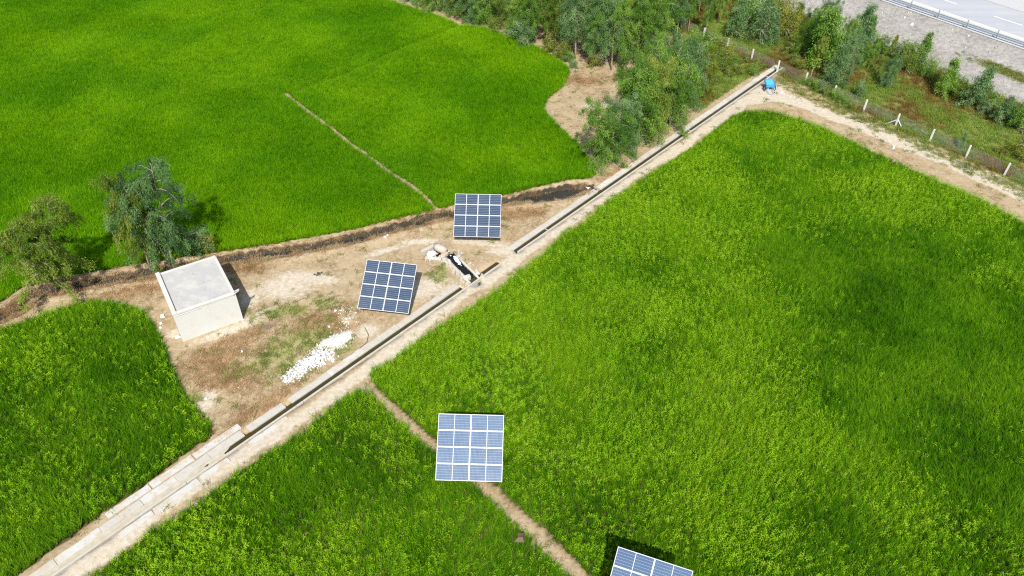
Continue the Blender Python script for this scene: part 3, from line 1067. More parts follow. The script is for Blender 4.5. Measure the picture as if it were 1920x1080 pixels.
HEAPM = simple('sand_heap', (.52, .49, .43), var=.25, scale=4, bump=.5, rough=.95)
hp = at(630, 640)
n1_, n2_ = 22, 12
V, Fc = [(0, 0, .22)], []
for j in range(1, n2_ + 1):
    for i in range(n1_):
        a = 2 * math.pi * i / n1_
        rad = j / n2_
        wv = 1 + .16 * math.sin(3 * a + 1) + .07 * math.sin(7 * a)
        h = .22 * (1 - rad ** 1.5) + .05 * math.sin(a * 5 + rad * 9) * (1 - rad) - (.06 if j == n2_ else 0)
        x_, y_ = rad * 1.45 * wv * math.cos(a), rad * .85 * wv * math.sin(a)
        V.append((x_, y_, h))
for i in range(n1_):
    Fc.append((0, 1 + i, 1 + (i + 1) % n1_))
for j in range(n2_ - 1):
    for i in range(n1_):
        a, b = 1 + j * n1_ + i, 1 + j * n1_ + (i + 1) % n1_
        Fc.append((a, a + n1_, b + n1_, b))
tag(MB().add(V, Fc).build('sand_heap', HEAPM, smooth=True, loc=(hp[0], hp[1], .0), rot=(0, 0, .75)), 'low heap of pale grey builders sand beside the white rubble', 'heap')

shards = [((302, 607), .16, 'thin white plaster shard left of the pump house, nearest its back'), ((305, 593), .20, 'long white plaster shard left of the pump house wall'), ((301, 615), .12, 'small white plaster flake beside the left pump house wall'),
          ((333, 632), .20, 'white triangular shard at the front left corner of the pump house'), ((456, 601), .12, 'pale stone at the front right corner of the pump house'), ((454, 659), .14, 'round white lump lying in the dry straw of the yard'),
          ((629, 583), .14, 'pale stone lying above the white rubble trail'), ((617, 613), .16, 'cream stone at the upper tip of the sand heap'), ((387, 748), .16, 'flat pale stone near the corner of the left rice field'), ((447, 727), .08, 'tiny white pebble in the lower part of the yard'),
          ((722, 447), .12, 'white stone by the ditch bank, right one of a pair'), ((727, 444), .10, 'white stone by the ditch bank, smaller one of a pair'), ((1465, 174), .14, 'white pebble on the track right of the blue cart'), ((1675, 277), .2, 'pale boulder at the edge of the track beside the big rice field'), ((1482, 182), .12, 'cream pebble on the sandy track bend'),
          ((1709, 50), .26, 'long white boulder on the stony embankment'), ((1695, 36), .16, 'medium pale boulder near the guardrail on the embankment'), ((1815, 70), .17, 'tan boulder on the embankment under the guardrail'), ((1846, 163), .22, 'small white stone low on the embankment between young trees')]
for (px, py), s, lab in shards:
    p = at(px, py, 0)
    zz = float(ground_z(p[0], p[1]))
    if zz > .4:
        for _ in range(4):
            p = at(px, py, zz)
            zz = float(ground_z(p[0], p[1]))
    V = chunk(r, s)
    tag(MB().add(V, CF).build('stone', RUB, bevel=s * .15, loc=(p[0], p[1], zz + s * .3)), lab, 'stone', 'loose pale stones and shards')

# ------------------------------------------------------------------ plants: prototypes for the stuff
def blades(rg, n, h0, h1, lean, w, spread, droop=0.3, segs=3):
    """n curved blades; returns V, quads (last one pinched), along-blade value"""
    base = rg.normal(0, spread, (n, 2))
    az = rg.uniform(0, 2 * np.pi, n)
    ln = np.abs(rg.normal(lean, lean * .5, n))
    h = rg.uniform(h0, h1, n)
    ww = w * rg.uniform(.7, 1.3, n)
    ts = np.linspace(0, 1, segs + 1)
    V = np.zeros((n, (segs + 1) * 2, 3))
    side = np.stack([-np.sin(az), np.cos(az)], -1)
    twist = rg.normal(0, .7, n)
    side = np.stack([np.cos(az + np.pi / 2 + twist), np.sin(az + np.pi / 2 + twist)], -1)
    for k, tt in enumerate(ts):
        out = ln * h * tt ** 1.7
        z = h * (tt - droop * ln * tt ** 3)
        c = np.stack([base[:, 0] + np.cos(az) * out, base[:, 1] + np.sin(az) * out, z], -1)
        wd = ww * (1 - .85 * tt ** 2) * .5
        V[:, 2 * k, :2] = c[:, :2] + side * wd[:, None]
        V[:, 2 * k + 1, :2] = c[:, :2] - side * wd[:, None]
        V[:, 2 * k, 2] = V[:, 2 * k + 1, 2] = c[:, 2]
    q = np.array([(2 * k, 2 * k + 1, 2 * k + 3, 2 * k + 2) for k in range(segs)])
    Fq = (np.arange(n)[:, None, None] * (segs + 1) * 2 + q[None]).reshape(-1, 4)
    al = np.tile(np.repeat(ts, 2), n)
    return V.reshape(-1, 3), Fq, al


def heads(rg, n, h0, h1, L, w, spread):
    """drooping ears: an arch leaving the tuft at height h and bending over"""
    base = rg.normal(0, spread, (n, 2))
    az = rg.normal(0, .75, n)          # the ears of one plant mostly hang to one side
    h = rg.uniform(h0, h1, n)
    segs = 4
    ts = np.linspace(0, 1, segs + 1)
    LL = L * rg.uniform(.7, 1.25, n)
    V = np.zeros((n, (segs + 1) * 2, 3))
    tw = az + np.pi / 2 + rg.normal(0, .4, n)
    side = np.stack([np.cos(tw), np.sin(tw)], -1)
    for k, tt in enumerate(ts):
        th = np.pi * .42 - tt * np.pi * .80
        out = LL * tt * (.35 + .5 * tt)
        z = h + LL * (.42 * np.sin(np.pi * (tt * .75)) - .25 * tt * tt)
        c = np.stack([base[:, 0] + np.cos(az) * out, base[:, 1] + np.sin(az) * out, z], -1)
        wd = w * (.35 + 1.0 * np.sin(np.pi * min(.98, tt * .9 + .08))) * .5
        V[:, 2 * k, :2] = c[:, :2] + side * wd
        V[:, 2 * k + 1, :2] = c[:, :2] - side * wd
        V[:, 2 * k, 2], V[:, 2 * k + 1, 2] = c[:, 2] + wd * .4, c[:, 2] - wd * .4
    q = np.array([(2 * k, 2 * k + 1, 2 * k + 3, 2 * k + 2) for k in range(segs)])
    Fq = (np.arange(n)[:, None, None] * (segs + 1) * 2 + q[None]).reshape(-1, 4)
    return V.reshape(-1, 3), Fq, np.ones(len(V.reshape(-1, 3)))


def proto(name, parts, mats):
    Vs, Fs, As, Ms, o = [], [], [], [], 0
    for i, (V, Fq, al) in enumerate(parts):
        Vs.append(V); Fs.append(Fq + o); As.append(al); Ms.append(np.full(len(Fq), i))
        o += len(V)
    me = np_mesh(name, np.concatenate(Vs), np.concatenate(Fs), 4, mats, np.concatenate(Ms), attrs=[('along', 'POINT', np.concatenate(As))])
    return bpy.data.objects.new(name, me)


def scatter(name, P, protos, var, rot, scl, label, kind='stuff', parent=None):
    """one object whose points carry plants (geometry nodes)"""
    col = bpy.data.collections.new(name + '_plants')
    for i, p in enumerate(protos):
        p.name = '%s_%02d' % (name, i)
        col.objects.link(p)
    me = bpy.data.meshes.new(name)
    me.vertices.add(len(P))
    me.vertices.foreach_set('co', np.asarray(P, np.float32).ravel())
    for nm, typ, val in (('variant', 'INT', var), ('spin', 'FLOAT_VECTOR', rot), ('size', 'FLOAT_VECTOR', scl)):
        a = me.attributes.new(nm, typ, 'POINT')
        a.data.foreach_set('vector' if typ == 'FLOAT_VECTOR' else 'value', np.asarray(val, np.int32 if typ == 'INT' else np.float32).ravel())
    o = bpy.data.objects.new(name, me)
    COL.objects.link(o)
    ng = bpy.data.node_groups.new(name + '_nodes', 'GeometryNodeTree')
    ng.interface.new_socket('Geometry', in_out='INPUT', socket_type='NodeSocketGeometry')
    ng.interface.new_socket('Geometry', in_out='OUTPUT', socket_type='NodeSocketGeometry')
    N = ng.nodes
    gi, go = N.new('NodeGroupInput'), N.new('NodeGroupOutput')
    ci = N.new('GeometryNodeCollectionInfo')
    ci.inputs['Collection'].default_value = col
    ci.inputs['Separate Children'].default_value = True
    ci.inputs['Reset Children'].default_value = True
    ip = N.new('GeometryNodeInstanceOnPoints')
    ip.inputs['Pick Instance'].default_value = True
    L = ng.links

    def na(nm, dt):
        a = N.new('GeometryNodeInputNamedAttribute')
        a.data_type = dt
        a.inputs['Name'].default_value = nm
        return a.outputs['Attribute']
    e2r = N.new('FunctionNodeEulerToRotation')
    L.new(na('spin', 'FLOAT_VECTOR'), e2r.inputs[0])
    L.new(gi.outputs[0], ip.inputs['Points'])
    L.new(ci.outputs[0], ip.inputs['Instance'])
    L.new(na('variant', 'INT'), ip.inputs['Instance Index'])
    L.new(e2r.outputs[0], ip.inputs['Rotation'])
    L.new(na('size', 'FLOAT_VECTOR'), ip.inputs['Scale'])
    L.new(ip.outputs[0], go.inputs[0])
    md = o.modifiers.new('plants', 'NODES')
    md.node_group = ng
    print(name, len(P))
    return tag(o, label, kind=kind)


VIEW = np.array([(-40, 12), (42, 12), (92, 126), (-92, 122)], float)


def jitter_grid(poly, step, seed, margin_poly=VIEW):
    rg = np.random.default_rng(seed)
    x0, y0 = np.maximum(poly.min(0), margin_poly.min(0))
    x1, y1 = np.minimum(poly.max(0), margin_poly.max(0))
    X, Y = np.meshgrid(np.arange(x0, x1, step), np.arange(y0, y1, step))
    X = X + rg.uniform(-.5, .5, X.shape) * step
    Y = Y + rg.uniform(-.5, .5, Y.shape) * step
    X, Y = X.ravel(), Y.ravel()
    m = inside(X, Y, poly) & inside(X, Y, margin_poly)
    return X[m], Y[m], rg


def lean_spin(rg, X, Y, amount, jit, bias=(0.0, 0.0)):
    """spun plants that lean together, patch by patch, as wind and lodging leave them"""
    n = len(X)
    a = (fbm(X, Y, 5, 131, 3) - .5) * 2 * amount + bias[0] + rg.normal(0, jit, n)
    b = (fbm(X, Y, 5, 141, 3) - .5) * 2 * amount + bias[1] + rg.normal(0, jit, n)
    c = rg.uniform(0, 2 * np.pi, n)
    ca, sa, cb, sb, cc, sc = np.cos(a), np.sin(a), np.cos(b), np.sin(b), np.cos(c), np.sin(c)
    r00, r10, r20 = cb * cc, sa * sb * cc + ca * sc, -ca * sb * cc + sa * sc
    r21, r22 = ca * sb * sc + sa * cc, ca * cb
    return np.stack([np.arctan2(r21, r22), -np.arcsin(np.clip(r20, -1, 1)), np.arctan2(r10, r00)], -1)


def spin(rg, n, tilt=.08):
    return np.stack([rg.normal(0, tilt, n), rg.normal(0, tilt, n), rg.uniform(0, 2 * np.pi, n)], -1)


# rice
G_YOUNG = [(0.2, (.100, .290, .002)), (0.5, (.155, .365, .002)), (0.8, (.225, .435, .004))]
G_LEAF = [(0.1, (.040, .145, .002)), (0.5, (.096, .262, .004)), (0.9, (.190, .38, .008))]
G_HEAD = [(0.1, (.145, .34, .005)), (0.5, (.225, .42, .009)), (0.9, (.32, .49, .020))]
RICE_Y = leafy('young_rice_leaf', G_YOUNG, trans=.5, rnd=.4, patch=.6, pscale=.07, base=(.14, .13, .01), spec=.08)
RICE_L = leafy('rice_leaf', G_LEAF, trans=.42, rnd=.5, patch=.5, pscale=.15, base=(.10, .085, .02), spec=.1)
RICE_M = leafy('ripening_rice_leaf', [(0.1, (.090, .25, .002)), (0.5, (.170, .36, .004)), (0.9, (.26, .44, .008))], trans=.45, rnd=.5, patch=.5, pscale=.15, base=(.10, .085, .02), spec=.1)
RICE_H = leafy('rice_ear', G_HEAD, trans=.3, rnd=.6, patch=.4, pscale=.2, spec=.1)
rg = np.random.default_rng(5)
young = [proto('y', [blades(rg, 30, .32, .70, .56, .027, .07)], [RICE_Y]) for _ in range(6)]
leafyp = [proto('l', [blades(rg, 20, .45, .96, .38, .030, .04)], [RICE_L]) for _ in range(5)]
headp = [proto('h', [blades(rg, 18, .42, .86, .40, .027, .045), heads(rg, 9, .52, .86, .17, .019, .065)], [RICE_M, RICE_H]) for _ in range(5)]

X, Y, rg = jitter_grid(FIELD_A, .225, 21)
d, s = seg_dist(X, Y, PATH_A)
keep = ~(((s > 0) & (d < .10)) | ((s < 0) & (d < .36)))
keep &= rg.random(len(X)) < .97
X, Y = X[keep], Y[keep]
n = len(X)
P = np.stack([X, Y, ground_z(X, Y) - .14], -1)
hs = .85 + .3 * fbm(X, Y, 7, 71) + rg.normal(0, .13, n)
ld, _ = seg_dist(X, Y, at2([(536, 174), (640, 138), (700, 112), (770, 80), (862, 44)], .4))
hs = hs * (1 - .4 * np.exp(-(ld / .38) ** 2))
scatter('young_rice', P, young, rg.integers(0, 6, n), lean_spin(rg, X, Y, .45, .13, (-.05, .05)), np.stack([hs * 1.05, hs * 1.05, hs], -1), 'young bright green rice filling the broad field at the upper left')


def headed(X, Y):
    h = 2.3 * (fbm(X, Y, 5.5, 81, 4) - .5) * 2 + .15 + .8 * (fbm(X, Y, 1.4, 85, 2) - .5)
    for px, py, rx, ry, a in ((1590, 300, 8, 3.2, -1.1), (1480, 480, 5, 4, -1.2), (1640, 480, 9, 5, -1.2), (1740, 600, 8, 5, -1.0), (1850, 640, 7, 6, -1.8), (1700, 760, 5, 4, -.6), (1860, 860, 5, 4, -.8), (1500, 640, 4, 2.5, -.6), (1580, 960, 3, 2, -.5), (1080, 760, 3, 2, -.4), (1330, 350, 2.5, 2, -.4),
                              (1380, 250, 7, 4, .7), (1250, 420, 7, 3, .6), (1000, 560, 6, 3, .6), (900, 640, 5, 3, .7), (1330, 560, 5, 4, .4), (1200, 700, 6, 4, .5), (1450, 780, 4, 3, .5), (1000, 800, 4, 3, .5), (1500, 1000, 4, 2, .4), (1700, 400, 3, 2, .4), (1720, 310, 6, 1.2, .9), (800, 680, 4, 2, .6)):
        c = at(px, py, .8)
        a = a * 1.75 if a < 0 else a
        h = h + a * np.exp(-((X - c[0]) / rx) ** 2 - ((Y - c[1]) / ry) ** 2)
    return h


for nm, poly, seed, bias, lab in (('ripening_rice', FIELD_E, 31, .05, 'tall ripening rice with yellow green ears in the big right field'), ('ripening_rice', FIELD_D, 32, -.3, 'ripening rice in the wedge field at the bottom, left of the footpath'), ('ripening_rice', FIELD_C, 33, -.5, 'ripening rice in the rounded field at the lower left')):
    X, Y, rg = jitter_grid(poly, .178, seed)
    n = len(X)
    hv = headed(X, Y) + bias
    hd = rg.random(n) < 1 / (1 + np.exp(-2.0 * hv))
    var = np.where(hd, 5, 0) + rg.integers(0, 5, n)
    hs = .74 + .30 * fbm(X, Y, 4, 91) + rg.normal(0, .15, n)
    P = np.stack([X, Y, ground_z(X, Y) - .14], -1)
    scatter(nm, P, [bpy.data.objects.new('rp', p.data) for p in leafyp + headp], var, lean_spin(rg, X, Y, .55, .14, (-.08, .10)), np.stack([hs * .88, hs * .88, hs], -1), lab)

# ------------------------------------------------------------------ rough grass and weeds
STRAW = leafy('straw_blade', [(0.1, (.20, .115, .045)), (0.5, (.34, .22, .105)), (0.9, (.48, .36, .20))], trans=.2, rnd=.7, patch=.3, pscale=.5)
WEED = leafy('weed_blade', [(0.1, (.10, .15, .025)), (0.5, (.20, .24, .05)), (0.9, (.36, .35, .11))], trans=.35, rnd=.6, patch=.4, pscale=.4)
MEADG = leafy('meadow_blade', [(0.21, (.15, .088, .018)), (0.39, (.21, .140, .028)), (0.52, (.17, .20, .028)), (0.62, (.14, .24, .022)), (0.9, (.26, .33, .06))], trans=.3, rnd=.3, patch=.7, pscale=.13)
rg = np.random.default_rng(6)
strawp = [proto('s', [blades(rg, 26, .05, .22, 1.5, .016, .12, .5, 2)], [STRAW]) for _ in range(5)]
weedp = [proto('w', [blades(rg, 30, .06, .26, 1.2, .020, .12, .5, 2)], [WEED]) for _ in range(5)]
meadp = [proto('m', [blades(rg, 34, .2, .6, .8, .026, .18, .5, 3)], [MEADG]) for _ in range(6)]


def sample_mask(Mk, dens, seed, ok=None):
    """random points where a ground mask is high"""
    rg = np.random.default_rng(seed)
    x0, x1, y0, y1 = -58, 82, 18, 122
    N = int((x1 - x0) * (y1 - y0) * dens)
    X, Y = rg.uniform(x0, x1, N), rg.uniform(y0, y1, N)
    ix = np.clip(np.searchsorted(xs, X), 0, len(xs) - 1)
    iy = np.clip(np.searchsorted(ys, Y), 0, len(ys) - 1)
    v = Mk[iy, ix]
    k = (rg.random(N) < v) & inside(X, Y, VIEW)
    return X[k], Y[k], rg


oc = np.abs((GX - C0[0]) * CN[0] + (GY - C0[1]) * CN[1])
tcn = (GX - C0[0]) * CD[0] + (GY - C0[1]) * CD[1]
chan_m = (oc < 1.0) & (tcn > -2) & (tcn < 97)
hx, hy = (GX - HX) * math.cos(HYAW) + (GY - HY) * math.sin(HYAW), -(GX - HX) * math.sin(HYAW) + (GY - HY) * math.cos(HYAW)
house_m = (hx > -.1) & (hx < HW + .1) & (hy > -.1) & (hy < HD + .1)
free = ~(paddy | chan_m | house_m | (wet > .3) | (road_a > -.6) | (td < .8))
bare = free & (meadow < .3) & (gravel < .2)
X, Y, rg = sample_mask(bare * np.clip(straw * .85 + .03 * (1 - sand) - .5 * sand, 0, 1), 40, 41)
kb = rg.integers(0, len(ditch) - 1, 2600)
fb_ = rg.random(2600)
q = ditch[kb] + (ditch[kb + 1] - ditch[kb]) * fb_[:, None]
dq = ditch[kb + 1] - ditch[kb]
dq = np.stack([-dq[:, 1], dq[:, 0]], -1) / np.hypot(dq[:, 0], dq[:, 1])[:, None]
q = q + dq * (rg.choice([-1, -1, 1], 2600) * rg.normal(.72, .16, 2600))[:, None]
kq = inside(q[:, 0], q[:, 1], VIEW) & ~inside(q[:, 0], q[:, 1], FIELD_A) & ~inside(q[:, 0], q[:, 1], FIELD_C)
X, Y = np.concatenate([X, q[kq, 0]]), np.concatenate([Y, q[kq, 1]])
n = len(X)
hs = rg.uniform(.7, 1.5, n)
scatter('dry_grass', np.stack([X, Y, ground_z(X, Y) - .01], -1), strawp, rg.integers(0, 5, n), spin(rg, n), np.stack([hs, hs, hs], -1), 'dry straw coloured grass scattered over the bare yard')
edge = np.clip(1.2 - np.abs(ff + .9) / 1.6, 0, 1) * .7
X, Y, rg = sample_mask(bare * np.clip(grass * .55 + edge + .015, 0, 1), 20, 42)
n = len(X)
hs = rg.uniform(.7, 1.6, n)
scatter('weeds', np.stack([X, Y, ground_z(X, Y) - .01], -1), weedp, rg.integers(0, 5, n), spin(rg, n), np.stack([hs, hs, hs], -1), 'low green weeds in patches on the yard and along the fence')
X, Y, rg = sample_mask(free * np.clip(meadow * (1 - gravel), 0, 1), 9, 43)
n = len(X)
hs = rg.uniform(.6, 1.3, n) * (.7 + .6 * fbm(X, Y, 3, 95))
scatter('meadow_grass', np.stack([X, Y, ground_z(X, Y) - .03], -1), meadp, rg.integers(0, 6, n), spin(rg, n), np.stack([hs, hs, hs], -1), 'brown and green marsh grass between the fence and the embankment')

# stones of the embankment
STONE = leafy('grey_stone', [(0.1, (.19, .18, .16)), (0.5, (.30, .285, .255)), (0.9, (.46, .435, .39))], trans=0, rnd=.8, patch=.2, rough=.9)
rs = np.random.default_rng(8)
stp = []
for k in range(6):
    V = chunk(rs, 1.0)
    stp.append(bpy.data.objects.new('st', np_mesh('st', V, np.array(CF), 4, [STONE])))
X, Y, rg = sample_mask((gravel > .5) * (road_a < -.7) * (.35 + .6 * fbm(GX, GY, 3, 97)), 7, 44)
n = len(X)
sz = .035 + .07 * rg.beta(1, 4, n) + (rg.random(n) < .05) * .08
scatter('embankment_stones', np.stack([X, Y, ground_z(X, Y) + sz * .1], -1), stp, rg.integers(0, 6, n), spin(rg, n, .3), np.stack([sz, sz, sz], -1), 'loose grey stones covering the highway embankment')
X, Y, rg = sample_mask(bare * .55, 1.6, 45)
n = len(X)
sz = .012 + .045 * rg.beta(1, 5, n)
scatter('yard_pebbles', np.stack([X, Y, ground_z(X, Y) + sz * .2], -1), [bpy.data.objects.new('pb', p.data) for p in stp], rg.integers(0, 6, n), spin(rg, n, .3), np.stack([sz, sz, sz], -1), 'small pale pebbles strewn over the bare earth')

# ------------------------------------------------------------------ trees
BARK = simple('pale_bark', (.27, .23, .18), var=.3, scale=4, bump=.3)
LEAF = {
    'blue': leafy('leaf_blue_green', [(0.1, (.060, .130, .040)), (0.5, (.150, .275, .092)), (0.9, (.29, .42, .17))], 'tint', .46, .25, .15, .3, spec=.08),
    'green': leafy('leaf_mid_green', [(0.1, (.055, .140, .016)), (0.5, (.155, .300, .038)), (0.9, (.30, .44, .080))], 'tint', .45, .25, .15, .3, spec=.08),
    'olive': leafy('leaf_olive', [(0.1, (.070, .125, .014)), (0.5, (.175, .255, .034)), (0.9, (.33, .39, .070))], 'tint', .45, .25, .15, .3, spec=.08),
    'yellow': leafy('leaf_yellow_green', [(0.1, (.10, .14, .015)), (0.5, (.20, .25, .025)), (0.9, (.36, .36, .06))], 'tint', .4, .25, .15, .3, spec=.08),
}


def tree_meshes(seed, H, R, clear, nleaf, nbr, stems=1, hang=.9, prof='oval', lsize=.26, clump=.42, trunk_r=.11):
    rg = np.random.default_rng(seed)
    tm = MB()
    centres, tints = [], []
    for sidx in range(stems):
        lean = rg.normal(0, .05 + .09 * (stems > 1), 2)
        sh = H * (1 - .14 * sidx * rg.random())
        b0 = rg.normal(0, .12 if stems > 1 else 0, 2)
        ts = np.linspace(0, 1, 9)
        wob = np.cumsum(rg.normal(0, .035, (9, 2)), 0) * H * .1
        wob[0] = 0
        ax = np.stack([b0[0] + lean[0] * sh * ts + wob[:, 0], b0[1] + lean[1] * sh * ts + wob[:, 1], sh * .97 * ts - .15 * (ts == 0)], -1)
        tm.tube(ax, list(trunk_r * (1 - .88 * ts ** .9) / (1 + .3 * (stems > 1))), 7)
        for b in range(nbr // stems):
            u = clear + (1 - clear) * ((b + rg.random()) / (nbr // stems)) ** .9
            u = min(u, .985)
            k = u * 8
            i = min(int(k), 7)
            p0 = ax[i] + (ax[i + 1] - ax[i]) * (k - i)
            q = (u - clear) / (1 - clear)
            if prof == 'oval':
                pr = (.35 + .65 * math.sin(math.pi * min(1, .22 + q * .78)) ** .8)
            elif prof == 'cone':
                pr = 1.05 - .85 * q
            else:                      # bush to the ground
                pr = .95 - .5 * q ** 2
            L = R * pr * rg.uniform(.55, 1.15)
            az = b * 2.39996 + rg.normal(0, .35)
            el = rg.uniform(.25, .75) + .35 * q
            pts = []
            for t_ in np.linspace(0, 1, 5):
                rr_ = L * t_
                zz = L * (math.tan(el) * t_ * .8 - .75 * t_ ** 2.2)
                pts.append(p0 + np.array([math.cos(az) * rr_, math.sin(az) * rr_, zz]))
            tm.tube(pts, [.030 * (1 - .85 * x) * (.5 + L / R) for x in np.linspace(0, 1, 5)], 4, cap=False)
            bt = rg.normal(0, .28)
            for t_ in (.35, .55, .75, .95, 1.08) if L > .35 * R else (.6, 1.0):
                j = min(int(t_ * 4), 3)
                c = pts[j] + (pts[j + 1] - pts[j]) * (t_ * 4 - j) + rg.normal(0, .12 * R * .4, 3)
                centres.append(c)
                tints.append(.5 + bt + rg.normal(0, .16))
    centres = np.array(centres)
    tints = np.array(tints)
    nc = len(centres)
    ci = rg.integers(0, nc, nleaf)
    cs = clump * rg.uniform(.55, 1.35, nc)
    g = rg.normal(0, 1, (nleaf, 3)) * cs[ci][:, None] * np.array([.55, .55, .75])
    pos = centres[ci] + g - np.array([0, 0, .12]) * clump
    pos[:, 2] = np.maximum(pos[:, 2], .06)
    out = pos[:, :2] / (np.hypot(pos[:, 0], pos[:, 1])[:, None] + .1)
    dr = np.concatenate([out * .45, np.full((nleaf, 1), -hang)], 1) + rg.normal(0, .55, (nleaf, 3))
    dr /= np.linalg.norm(dr, axis=1)[:, None]
    sd = np.cross(dr, rg.normal(0, 1, (nleaf, 3)))
    sd /= np.linalg.norm(sd, axis=1)[:, None]
    LL = lsize * rg.uniform(.6, 1.35, nleaf)[:, None]
    WW = LL * rg.uniform(.11, .19, nleaf)[:, None]
    V = np.stack([pos, pos + dr * LL * .5 + sd * WW, pos + dr * LL, pos + dr * LL * .5 - sd * WW], 1).reshape(-1, 3)
    Fq = np.arange(nleaf * 4).reshape(-1, 4)
    tt = np.clip(tints[ci] + rg.normal(0, .10, nleaf), 0, 1)
    lm = np_mesh('crown', V, Fq, 4, [LEAF['green']], attrs=[('tint', 'FACE', tt)])
    trm = tm.mesh('trunk', True)
    trm.materials.append(BARK)
    return trm, lm


VAR = {
    'tall': [tree_meshes(100 + i, 10, 1.9, .28, 15000, 38, 1, 1.3, 'oval', .18, .34) for i in range(5)],
    'spread': [tree_meshes(120 + i, 10, 2.9, .27, 36000, 52, 2, 1.3, 'oval', .19, .31, trunk_r=.16) for i in range(3)],
    'bush': [tree_meshes(140 + i, 9, 2.6, .06, 30000, 66, 3, 1.3, 'bush', .18, .38) for i in range(4)],
    'young': [tree_meshes(160 + i, 5, 1.05, .14, 7000, 36, 1, 1.1, 'cone', .16, .24, trunk_r=.06) for i in range(4)],
    'shrub': [tree_meshes(180 + i, 1.8, 1.0, .04, 4200, 28, 4, .2, 'bush', .125, .21, trunk_r=.03) for i in range(4)],
}
NOM = {'tall': 10, 'spread': 10, 'bush': 9, 'young': 5, 'shrub': 1.8}
tr = random.Random(17)


def tree(px, py, H, kind, leaf, name, label, group, world=None, wide=1.0, variant=None, cat='tree', z=None, leaf_scale=None):
    p = world if world is not None else at(px, py)
    zz = float(ground_z(p[0], p[1], False)) if z is None else z
    if zz > .3 and world is None:
        p = at(px, py, zz)
    s = H / NOM[kind]
    vs = VAR[kind]
    tmesh, lmesh = vs[tr.randrange(len(vs)) if variant is None else variant % len(vs)]
    root = tag(empty(name, (p[0], p[1], zz), tr.uniform(0, 6.28)), label, cat, group)
    root.scale = (s * wide, s * wide, s)
    obj('trunk' if kind != 'shrub' else 'stems', tmesh, None, root)
    c = obj('crown' if kind != 'shrub' else 'foliage', lmesh, None, root)
    c.material_slots[0].link = 'OBJECT'
    c.material_slots[0].material = LEAF[leaf]
    return root


# the two trees and the bushes by the pump house
tree(103, 548, 8.8, 'spread', 'olive', 'leaning_tree', 'thin olive tree with a pale bare trunk at the far left edge', None, variant=2, wide=1.02)
tree(320, 498, 10.0, 'spread', 'blue', 'eucalyptus_tree', 'large grey green eucalyptus directly behind the pump house', None, variant=0, wide=.80)
tree(286, 501, 9.2, 'spread', 'olive', 'eucalyptus_tree', 'olive tinged eucalyptus to the left of the large one behind the pump house', None, variant=1, wide=.66)
tree(372, 476, 2.4, 'shrub', 'blue', 'bush', 'dark blue green bush on the ditch bank behind the pump house', None, cat='bush')
tree(394, 474, 1.9, 'shrub', 'yellow', 'bush', 'small yellow bush on the ditch bank behind the pump house', None, cat='bush', wide=.7)

# the clump between the bare patch and the channel
for px, py, H, kd, lf, w, lab in ((1130, 308, 7.6, 'bush', 'green', 1.0, 'broad leafy tree at the near end of the clump, beside the field corner'), (1162, 292, 7.0, 'bush', 'blue', .9, 'grey green tree second from the near end of the clump'), (1198, 268, 9.6, 'bush', 'green', .95, 'tall green tree in the middle of the clump beside the channel'), (1222, 252, 9.0, 'bush', 'olive', .8, 'olive tinged tree in the middle of the clump'), (1252, 238, 9.8, 'bush', 'green', .9, 'tall green tree at the channel side of the clump'), (1285, 205, 8.6, 'bush', 'blue', .85, 'grey green tree at the far end of the clump'), (1318, 182, 6.0, 'bush', 'yellow', .65, 'yellow green tree standing at the far end of the clump'), (1215, 215, 8.2, 'bush', 'blue', .9, 'blue green tree at the back of the clump near the grove'), (1250, 180, 8.0, 'bush', 'green', .9, 'dense green tree joining the clump to the grove'), (1175, 250, 6.6, 'bush', 'green', .85, 'rounded green tree at the bare patch side of the clump')):
    tree(px, py, H, kd, lf, 'clump_tree', lab, 'trees of the clump beside the channel', wide=w)

# the grove along the upper edge
grove_edge = [(772, 4), (800, 12), (822, 20), (848, 26), (868, 34), (890, 40), (912, 46), (951, 62), (962, 68), (985, 73), (1004, 80), (1022, 87), (1042, 95), (1060, 103), (1078, 110), (1103, 119), (1111, 121), (1146, 131), (1165, 128), (1190, 120), (1215, 132)]
used = []
labs = {7: 'grove tree with a bare pale trunk standing at the field edge', 0: 'blue green grove tree at the far left end of the grove'}
LN = {'blue': 'grey green', 'green': 'mid green', 'olive': 'olive brown', 'yellow': 'yellow green'}
ORD = 'first second third fourth fifth sixth seventh eighth ninth tenth eleventh twelfth thirteenth fourteenth fifteenth sixteenth seventeenth eighteenth nineteenth twentieth last'.split()
gcol = ['blue', 'blue', 'green', 'blue', 'olive', 'green']
for i, (px, py) in enumerate(grove_edge):
    p = at(px, py)
    used.append(p[:2])
    lf = tr.choice(gcol if i < 9 else ['olive', 'green', 'blue', 'blue', 'green'])
    tree(px, py, tr.uniform(7.0, 9.8) if i > 8 else tr.uniform(5.5, 7.5), 'tall' if i > 8 or i == 7 else 'bush', lf, 'grove_tree', labs.get(i, '%s tree, %s from the left in the front row of the grove' % (LN[lf], ORD[i])), 'trees of the grove', wide=tr.uniform(.85, 1.15), world=p)
GROVE = at2([(740, -16), (772, -4), (880, 28), (951, 52), (1004, 68), (1042, 82), (1103, 106), (1160, 116), (1230, 110), (1275, 80), (1290, 40), (1300, -40), (760, -60)])
gr_ = np.random.default_rng(77)
cnt = 0
